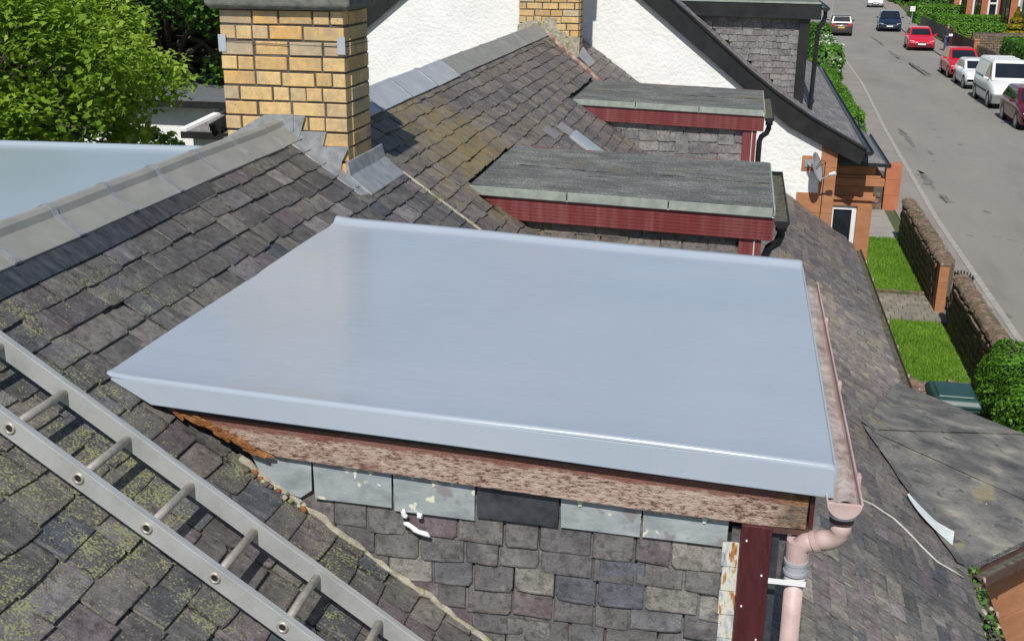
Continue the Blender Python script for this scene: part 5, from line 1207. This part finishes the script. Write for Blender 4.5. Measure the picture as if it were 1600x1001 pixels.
MB().prism([(-8.42, 21.38, -2.60), (-7.72, 22.29, -2.22), (-7.60, 22.29, -2.22), (-8.28, 21.38, -2.60)], (0, 0, .06)).build('lean_to_verge', m_whitepvc, PH)

# ================================================================== HOUSES AND WALLS ACROSS THE STREET
def sandstone_house(y0, y1, label, xf=24.0):
    Hh = thing('sandstone_house', (xf+3, (y0+y1)/2, G), label, 'house')
    bx('wall', (xf, y0, G-.2), (xf+8, y1, -.6), m_sand_shade, Hh)
    MB().prism([(xf-.3, y0, -.65), (xf+4, y0, 2.4), (xf+8.3, y0, -.65)], (0, y1-y0, 0)).build('roof', SL['D'][1], Hh)
    for k, y in enumerate(np.arange(y0+.3, y1-4, 6.6)):
        pj = 1.75
        bw = bx('bay', (xf-pj, y, G-.1), (xf, y+3.0, -1.4), m_sand_shade, Hh)
        for xa in (xf-pj-.05, xf-.5): bx('jamb', (xa, y-.14, G-.1), (xa+.5, y-.002, -1.4), m_sand_col, bw, bevel=.02)
        w_ = bx('window', (xf-pj+.46, y-.06, -4.9), (xf-.51, y-.002, -1.7), m_glass_pale if k % 2 else m_glass, bw)
        for lo, hi in (((xf-pj+.46, y-.11, -4.9), (xf-pj+.60, y-.061, -1.7)), ((xf-.64, y-.11, -4.9), (xf-.51, y-.061, -1.7)), ((xf-pj+.6, y-.11, -3.35), (xf-.64, y-.061, -3.2)), ((xf-pj+.6, y-.11, -4.9), (xf-.64, y-.061, -4.75))): bx('window_frame', lo, hi, m_whitepvc, w_)
        bx('sill', (xf-pj, y-.2, -5.05), (xf-.3, y-.002, -4.9), m_sand_col, bw)
        for ya in (y+.4, y+1.7): bx('window', (xf-pj-.03, ya, -4.9), (xf-pj-.002, ya+.9, -1.7), m_glass, bw)
        bx('pilaster', (xf-.5, y+3.7, G-.1), (xf-.002, y+4.05, -1.5), m_sand_col, Hh, bevel=.02)
        d_ = bx('door', (xf-.05, y+4.1, G), (xf-.002, y+5.1, -2.6), m_black, Hh); bx('handle', (xf-.09, y+4.2, -4.6), (xf-.051, y+4.26, -4.4), m_zinc, d_)
    return Hh
SH = sandstone_house(85, 101, 'red sandstone house with sunlit orange window jambs behind the golden conifer')
sandstone_house(102.5, 121, 'red sandstone house behind the garden hedges beyond the golden conifer')
bx('party_quoin', (23.9, 101.05, G-.1), (24.5, 102.45, -.6), m_rubble, SH)
bay_ = bx('bay', (22.3, 82.2, G-.1), (25.5, 84.98, -2.75), m_sand_shade, SH)
for y in (82.2, 84.2): bx('jamb', (22.1, y, G-.1), (22.297, y+.55, -2.75), m_sand_col, bay_)
for x in (22.15, 23.6): bx('jamb', (x, 82.0, G-.1), (x+.5, 82.197, -2.75), m_sand_col, bay_)
bx('window', (22.65, 82.1, -5.0), (23.6, 82.197, -2.9), m_glass_pale, bay_); bx('window_frame', (22.65, 82.05, -3.7), (23.6, 82.10, -3.58), m_whitepvc, bay_)
MB().loft([[(22.0, 81.9, -2.74), (25.5, 81.9, -2.74), (25.5, 85.2, -2.74), (22.0, 85.2, -2.74)], [(23.2, 82.9, -1.9), (25.5, 82.9, -1.9), (25.5, 84.2, -1.9), (23.2, 84.2, -1.9)]]).build('bay_roof', SL['D'][1], bay_)
FN = thing('board_fence', (17.4, 80, G), 'dark brown board fence along the far pavement behind the walking person', 'fence')
for k in range(30): bx('board', (17.40, 77.3+.29*k, G-.02), (17.44, 77.57+.29*k, G+1.05+.02*(k % 2)), m_fencebrown, FN)
bx('rail', (17.44, 77.3, G+.8), (17.5, 86.0, G+.9), m_fencebrown, FN)
RG = thing('red_fence_panel', (17.45, 88, G), 'short red-brown fence panel beyond the walking person', 'fence')
for k in range(12): bx('board', (17.45, 86.1+.3*k, G-.02), (17.50, 86.38+.3*k, G+1.2), m_gatered, RG)
OP = thing('gate_post', (17.35, 76.9, G), 'orange sandstone post between brown fence and black railings', 'post')
bx('post', (17.2, 76.7, G-.05), (17.5, 77.1, G+1.15), m_sand, OP, bevel=.02); bx('post_cap', (17.17, 76.67, G+1.15), (17.53, 77.13, G+1.25), m_sand, OP, bevel=.02)
RL = thing('iron_railing', (17.3, 73.5, G), 'black iron railing on a low kerb opposite, left of the big square hedge', 'railing')
for k in range(34): MB().tube([(17.32, 70.8+.17*k, G), (17.32, 70.8+.17*k, G+.95)], .012, 5).build('bar', m_iron, RL)
for z in (.15, .85): MB().tube([(17.32, 70.7, G+z), (17.32, 76.6, G+z)], .018, 6).build('rail', m_iron, RL)
rubble_wall((17.7, 80.5), (22.0, 80.5), 1.45, .4, 'pale rubble retaining wall in the garden across the street', cope=False)
for k in range(30):
    pass
BF = thing('board_fence', (18.0, 97, G), 'black low fence along the far pavement by the clipped hedges', 'fence')
for k in range(34): bx('board', (17.95+.006*k, 90.2+.5*k, G-.02), (18.0+.006*k, 90.66+.5*k, G+1.0), m_iron, BF)
SG = thing('street_sign', (17.9, 111, G), 'small white street sign on a post by the far hedges', 'sign')
MB().tube([(17.9, 111, G-.1), (17.9, 111, G+1.5)], .03, 8).build('post', m_zinc, SG); bx('sign_plate', (17.68, 110.95, G+1.15), (18.12, 110.99, G+1.6), m_plate, SG)

# ================================================================== VEHICLES
PAINT = {}
def paint(nm, col, rough=.25, metal=0.0):
    if nm not in PAINT: PAINT[nm] = mat('car_paint_'+nm, two(col, tuple(min(1, c*1.12) for c in col)), 1.2, rough=rough, metal=metal, bump=0, coat=.35, obj=True)
    return PAINT[nm]
def lerp_l(tab, y):
    for (y0, a), (y1, b_) in zip(tab, tab[1:]):
        if y0 <= y <= y1: return a+(b_-a)*(y-y0)/(y1-y0) if y1 > y0 else a
    return tab[0][1] if y < tab[0][0] else tab[-1][1]
def car(name, loc, heading, label, cat, pm_, L=4.2, W=1.78, H=1.47, belt=.95, tab=None, cab=None, wheel=.32, wb=2.55, lower=None, rear_view=False, group='parked cars'):
    """local: +y front. tab: deck height along y; cab: (rear base, rear top, front top, front base)"""
    root = bpy.data.objects.new(name, None); COL.objects.link(root); root.location = loc; root.rotation_euler = (0, 0, heading); ORG[root.name] = Vector((0, 0, 0)); tag(root, label, cat, group)
    hl, hw = L/2, W/2
    tab = tab or [(-hl, .80), (-hl+.1, .95), (-hl+1.2, belt), (hl-1.35, belt), (hl-.5, .82), (hl-.08, .66), (hl, .55)]
    cab = cab or (-hl+.12, -hl+.55, hl-2.15, hl-1.15)
    ys_ = [-hl, -hl+.06, -hl+.25] + list(np.linspace(-hl+.6, hl-.6, 14)) + [hl-.25, hl-.08, hl]
    rings = []
    for y in ys_:
        t_ = lerp_l(tab, y); tp = 1-.10*max(0, (abs(y)-(hl-.65))/.65)**2; w_ = hw*tp; zb_ = .22+(.16 if abs(y) > hl-.03 else .06 if abs(y) > hl-.15 else 0)
        rings.append([(-w_*.94, y, zb_), (-w_, y, zb_+.14), (-w_, y, t_*.72), (-w_*.97, y, t_-.05), (-w_*.90, y, t_), (0, y, t_+.025), (w_*.90, y, t_), (w_*.97, y, t_-.05), (w_, y, t_*.72), (w_, y, zb_+.14), (w_*.94, y, zb_)])
    MB().loft(rings).build('body', pm_, root, smooth=True)
    a0, a1, a2, a3 = cab; bz = belt-.03; tz = H; bw, tw = hw*.92, hw*.74
    cb = [[(-bw, a0, bz), (bw, a0, bz), (bw*.97, a3, bz), (-bw*.97, a3, bz)], [(-tw*1.02, a1, tz-.05), (tw*1.02, a1, tz-.05), (tw, a2, tz-.05), (-tw, a2, tz-.05)], [(-tw*.9, a1+.12, tz), (tw*.9, a1+.12, tz), (tw*.88, a2-.15, tz), (-tw*.88, a2-.15, tz)]]
    MB().loft(cb).build('cabin', pm_, root, bevel=.05, seg=3, smooth=False)
    lo, hi = cb[0], cb[1]
    def pane(i, j, nm, m, u0, u1, v0, v1):
        p = [Vector(lo[i]).lerp(Vector(lo[j]), s).lerp(Vector(hi[i]).lerp(Vector(hi[j]), s), t_) for s, t_ in ((u0, v0), (u1, v0), (u1, v1), (u0, v1))]
        nn = (p[1]-p[0]).cross(p[3]-p[0]).normalized(); c_ = sum(p, Vector())/4
        if nn.dot(c_-Vector((0, (a0+a3)/2, (bz+tz)/2))) < 0: nn = -nn
        return MB().prism([tuple(q+nn*.004) for q in p], tuple(nn*.012)).build(nm, m, root)
    pane(2, 3, 'windscreen', m_glass, .08, .92, .16, .90); pane(0, 1, 'rear_window', m_glass, .08, .92, .22, .90)
    for (i, j) in ((1, 2), (3, 0)):
        sp = .46 if i == 1 else .54
        pane(i, j, 'side_window', m_glass, .10 if i == 1 else .06, sp-.015, .16, .90); pane(i, j, 'side_window', m_glass, sp+.015, .94 if i == 1 else .90, .16, .90)
    for sx in (-1, 1):
        for y in (wb/2+.05, -wb/2+.05):
            wx = sx*(hw-.10); ww = MB().tube([(wx-.10, y, wheel), (wx+.10, y, wheel)], wheel, 22).build('wheel', m_tyre, root)
            MB().tube([(wx+sx*.085, y, wheel), (wx+sx*.106, y, wheel)], wheel*.66, 18).build('rim', m_rim, ww)
            MB().tube([(sx*(hw-.03), y, wheel+.02), (sx*(hw+.004), y, wheel+.02)], wheel*1.13, 22).build('wheel_arch', m_trim, root)
        t_ = lerp_l(tab, hl-.1)
        MB().loft([[(sx*hw*.58, hl-.10, t_-.14), (sx*hw*.88, hl-.22, t_-.13), (sx*hw*.88, hl-.22, t_+.04), (sx*hw*.58, hl-.10, t_+.01)], [(sx*hw*.58, hl-.02, t_-.13), (sx*hw*.90, hl-.14, t_-.12), (sx*hw*.90, hl-.16, t_+.03), (sx*hw*.58, hl-.04, t_)]]).build('headlight', m_lamp, root, bevel=.01)
        bx_ = MB().box((sx*hw*.70-.14, -hl-.012, .78), (sx*hw*.70+.14, -hl+.10, 1.0)).build('tail_light', m_taillamp, root, bevel=.02)
        MB().loft([[(sx*(hw*.93), a3-.42, belt), (sx*(hw*.93), a3-.36, belt), (sx*(hw*.93), a3-.36, belt+.06), (sx*(hw*.93), a3-.42, belt+.06)], [(sx*(hw+.19), a3-.46, belt+.02), (sx*(hw+.19), a3-.37, belt+.02), (sx*(hw+.17), a3-.37, belt+.15), (sx*(hw+.17), a3-.46, belt+.15)]]).build('mirror', pm_, root, bevel=.01)
    bx_ = MB().box((-hw*.45, hl-.10, .30), (hw*.45, hl+.012, .40)).build('grille', m_trim, root, bevel=.01)
    MB().box((-hw*.30, hl-.10, .54), (hw*.30, hl+.006, .62)).build('grille', m_trim, root, bevel=.01)
    MB().box((-.26, hl+.013, .42), (.26, hl+.026, .53)).build('number_plate', m_plate, root)
    MB().box((-.26, -hl-.026, .62), (.26, -hl-.005, .73)).build('number_plate', m_plate_y, root)
    if lower:
        MB().box((-hw*.985, hl-.42, .24), (hw*.985, hl+.03, .66)).build('bumper', lower, root, bevel=.05)
    return root
ZG = G-.12; PI = math.pi
red = paint('red', (.52, .012, .018)); red2 = paint('bright_red', (.56, .010, .030)); white = paint('white', (.72, .73, .74)); navy = paint('navy', (.010, .022, .050), .2, .2); maroon = paint('maroon', (.115, .008, .014), .22, .2); taupe = paint('taupe', (.075, .066, .062), .3, .3); vanw = paint('van_white', (.66, .67, .66), .35)
car('parked_car', (15.15, 85.6, ZG), PI-.05, 'red hatchback parked ahead of the walking person', 'car', red2)
car('parked_car', (15.2, 104.5, ZG), PI-.08, 'dark navy estate car parked beside the clipped hedges', 'car', navy, L=4.8, W=1.9, H=1.62, belt=1.05, wheel=.36, wb=2.85)
car('parked_car', (18.2, 145.5, ZG), PI-.09, 'white car at the very top of the street', 'car', white, L=4.3, W=1.82)
car('parked_car', (15.0, 68.0, ZG), PI-.01, 'red hatchback parked between the walking person and the white coupe', 'car', red, H=1.48)
car('parked_car', (14.95, 62.9, ZG), PI, 'small white coupe parked just behind the white van', 'car', white, L=4.05, W=1.8, H=1.34, belt=.90)
car('parked_car', (14.65, 49.3, ZG), PI, 'dark maroon car parked in front of the white van at the frame edge', 'car', maroon, L=4.5, W=1.8, H=1.45)
car('parked_car', (10.65, 98.2, ZG), -.04, 'taupe people carrier seen from behind on the near side of the road', 'car', taupe, L=4.4, W=1.83, H=1.62, belt=1.02, cab=(-2.12, -1.85, .45, 1.25))
van = car('parked_van', (14.85, 56.0, ZG), PI, 'white panel van with grey bumper parked in the row of cars', 'van', vanw, L=4.9, W=1.93, H=1.97, belt=1.18, tab=[(-2.45, 1.1), (-2.4, 1.18), (1.15, 1.18), (2.0, 1.02), (2.38, .82), (2.45, .6)], cab=(-2.42, -2.34, .55, 1.45), wheel=.34, wb=3.1, lower=mat('grey_bumper', two((.16, .165, .17), (.20, .205, .21)), 4, rough=.6), group=None)
for ch_ in [c_ for c_ in van.children if c_.name.startswith(('side_window', 'rear_window'))]: bpy.data.objects.remove(ch_)
for sx in (-1, 1):   # front door glass and blank load panels
    MB().prism([(sx*.905, .35, 1.22), (sx*.905, 1.25, 1.22), (sx*.76, .60, 1.80), (sx*.755, .35, 1.82)], (sx*.014, 0, .004)).build('side_window', m_glass, van)
    MB().prism([(sx*.922, -2.2, 1.24), (sx*.922, .2, 1.24), (sx*.765, .2, 1.80), (sx*.765, -2.1, 1.80)], (sx*.008, 0, .002)).build('load_panel', vanw, van)
    bx_ = MB().box((sx*.955-.02, -2.0, .62), (sx*.955+.025, 1.1, .70)).build('rubbing_strip', m_trim, van)
for y in (-1.6, -.6, .3): MB().box((-.64, y, 1.972), (.64, y+.05, 1.99)).build('roof_rib', vanw, van)

# ================================================================== PERSON WALKING
PE = thing('person', (16.55, 83.0, G), 'person in dark top and blue jeans walking on the far pavement holding something white', 'person')
def skin(name, V, E_, rad, m, root_i=0, sub=2):
    me = bpy.data.meshes.new(name); o3 = org(PE); me.from_pydata([tuple(Vector(v)) for v in V], E_, []); o = link(name, me, PE); me.materials.append(m)
    md = o.modifiers.new('skin', 'SKIN'); md.use_smooth_shade = True
    for i, r_ in enumerate(rad):
        q = me.skin_vertices[0].data[i]; q.radius = (r_ if isinstance(r_, tuple) else (r_, r_)); q.use_root = (i == root_i)
    s = o.modifiers.new('sub', 'SUBSURF'); s.levels = sub; s.render_levels = sub; return o
J = dict(pel=(0, 0, .95), ch=(0, -.02, 1.28), nk=(0, -.03, 1.47), hd=(0, -.06, 1.58), ht=(0, -.06, 1.72), ls=(-.17, -.02, 1.40), le=(-.24, .02, 1.14), lw=(-.22, -.12, .92), rs=(.17, -.02, 1.40), re=(.23, .0, 1.15), rw=(.14, -.22, 1.08), lh=(-.09, 0, .90), lk=(-.10, -.16, .50), lf=(-.10, -.10, .08), lt=(-.10, -.24, .04), rh=(.09, 0, .90), rk=(.10, .04, .50), rf=(.10, .20, .10), rt=(.10, .10, .03))
def sk(name, keys, edges, rad, m, **k): return skin(name, [J[q] for q in keys], [(keys.index(a), keys.index(b_)) for a, b_ in edges], rad, m, **k)
sk('body', ['pel', 'ch', 'nk', 'hd', 'ht', 'ls', 'le', 'lw', 'rs', 're', 'rw', 'lh', 'lk', 'lf', 'lt', 'rh', 'rk', 'rf', 'rt'], [('pel', 'ch'), ('ch', 'nk'), ('nk', 'hd'), ('hd', 'ht'), ('ch', 'ls'), ('ls', 'le'), ('le', 'lw'), ('ch', 'rs'), ('rs', 're'), ('re', 'rw'), ('pel', 'lh'), ('lh', 'lk'), ('lk', 'lf'), ('lf', 'lt'), ('pel', 'rh'), ('rh', 'rk'), ('rk', 'rf'), ('rf', 'rt')], [(.14, .10), (.15, .10), .055, .085, .075, .06, .045, .035, .06, .045, .035, .08, .055, .04, .035, .08, .055, .04, .035], m_skin)
sk('jacket', ['pel', 'ch', 'nk', 'ls', 'le', 'lw', 'rs', 're', 'rw'], [('pel', 'ch'), ('ch', 'nk'), ('ch', 'ls'), ('ls', 'le'), ('le', 'lw'), ('ch', 'rs'), ('rs', 're'), ('re', 'rw')], [(.175, .13), (.19, .13), .07, .08, .062, .048, .08, .062, .048], m_darktop)
sk('trousers', ['pel', 'lh', 'lk', 'lf', 'rh', 'rk', 'rf'], [('pel', 'lh'), ('lh', 'lk'), ('lk', 'lf'), ('pel', 'rh'), ('rh', 'rk'), ('rk', 'rf')], [(.15, .12), .10, .075, .065, .10, .075, .065], m_denim)
for a, c_ in (('lf', 'lt'), ('rf', 'rt')):
    p, q = Vector(J[a]), Vector(J[c_]); MB().tube([tuple(PE.location+p+Vector((0, .06, -.03))), tuple(PE.location+p.lerp(q, .5)+Vector((0, 0, -.02))), tuple(PE.location+q)], [.045, .055, .04], 10).build('shoe', m_shoe, PE, smooth=True)
hp = PE.location+Vector((0, -.045, 1.68)); MB().loft([[tuple(hp+Vector((.092*k*math.cos(a), .10*k*math.sin(a)+.012, z))) for a in np.linspace(0, 2*math.pi, 13)[:-1]] for k, z in ((.98, -.05), (1.0, .0), (.85, .06), (.4, .095))]).build('hair', m_hair, PE, smooth=True)
PB = bx('parcel', (16.55+.04, 82.60, G+.98), (16.55+.30, 82.72, G+1.14), m_paper, None, bevel=.02, label='small white parcel held by the walking person', cat='parcel')

print('objects', len(bpy.data.objects), 'tris', sum(len(o.data.polygons) for o in bpy.data.objects if o.type == 'MESH'))
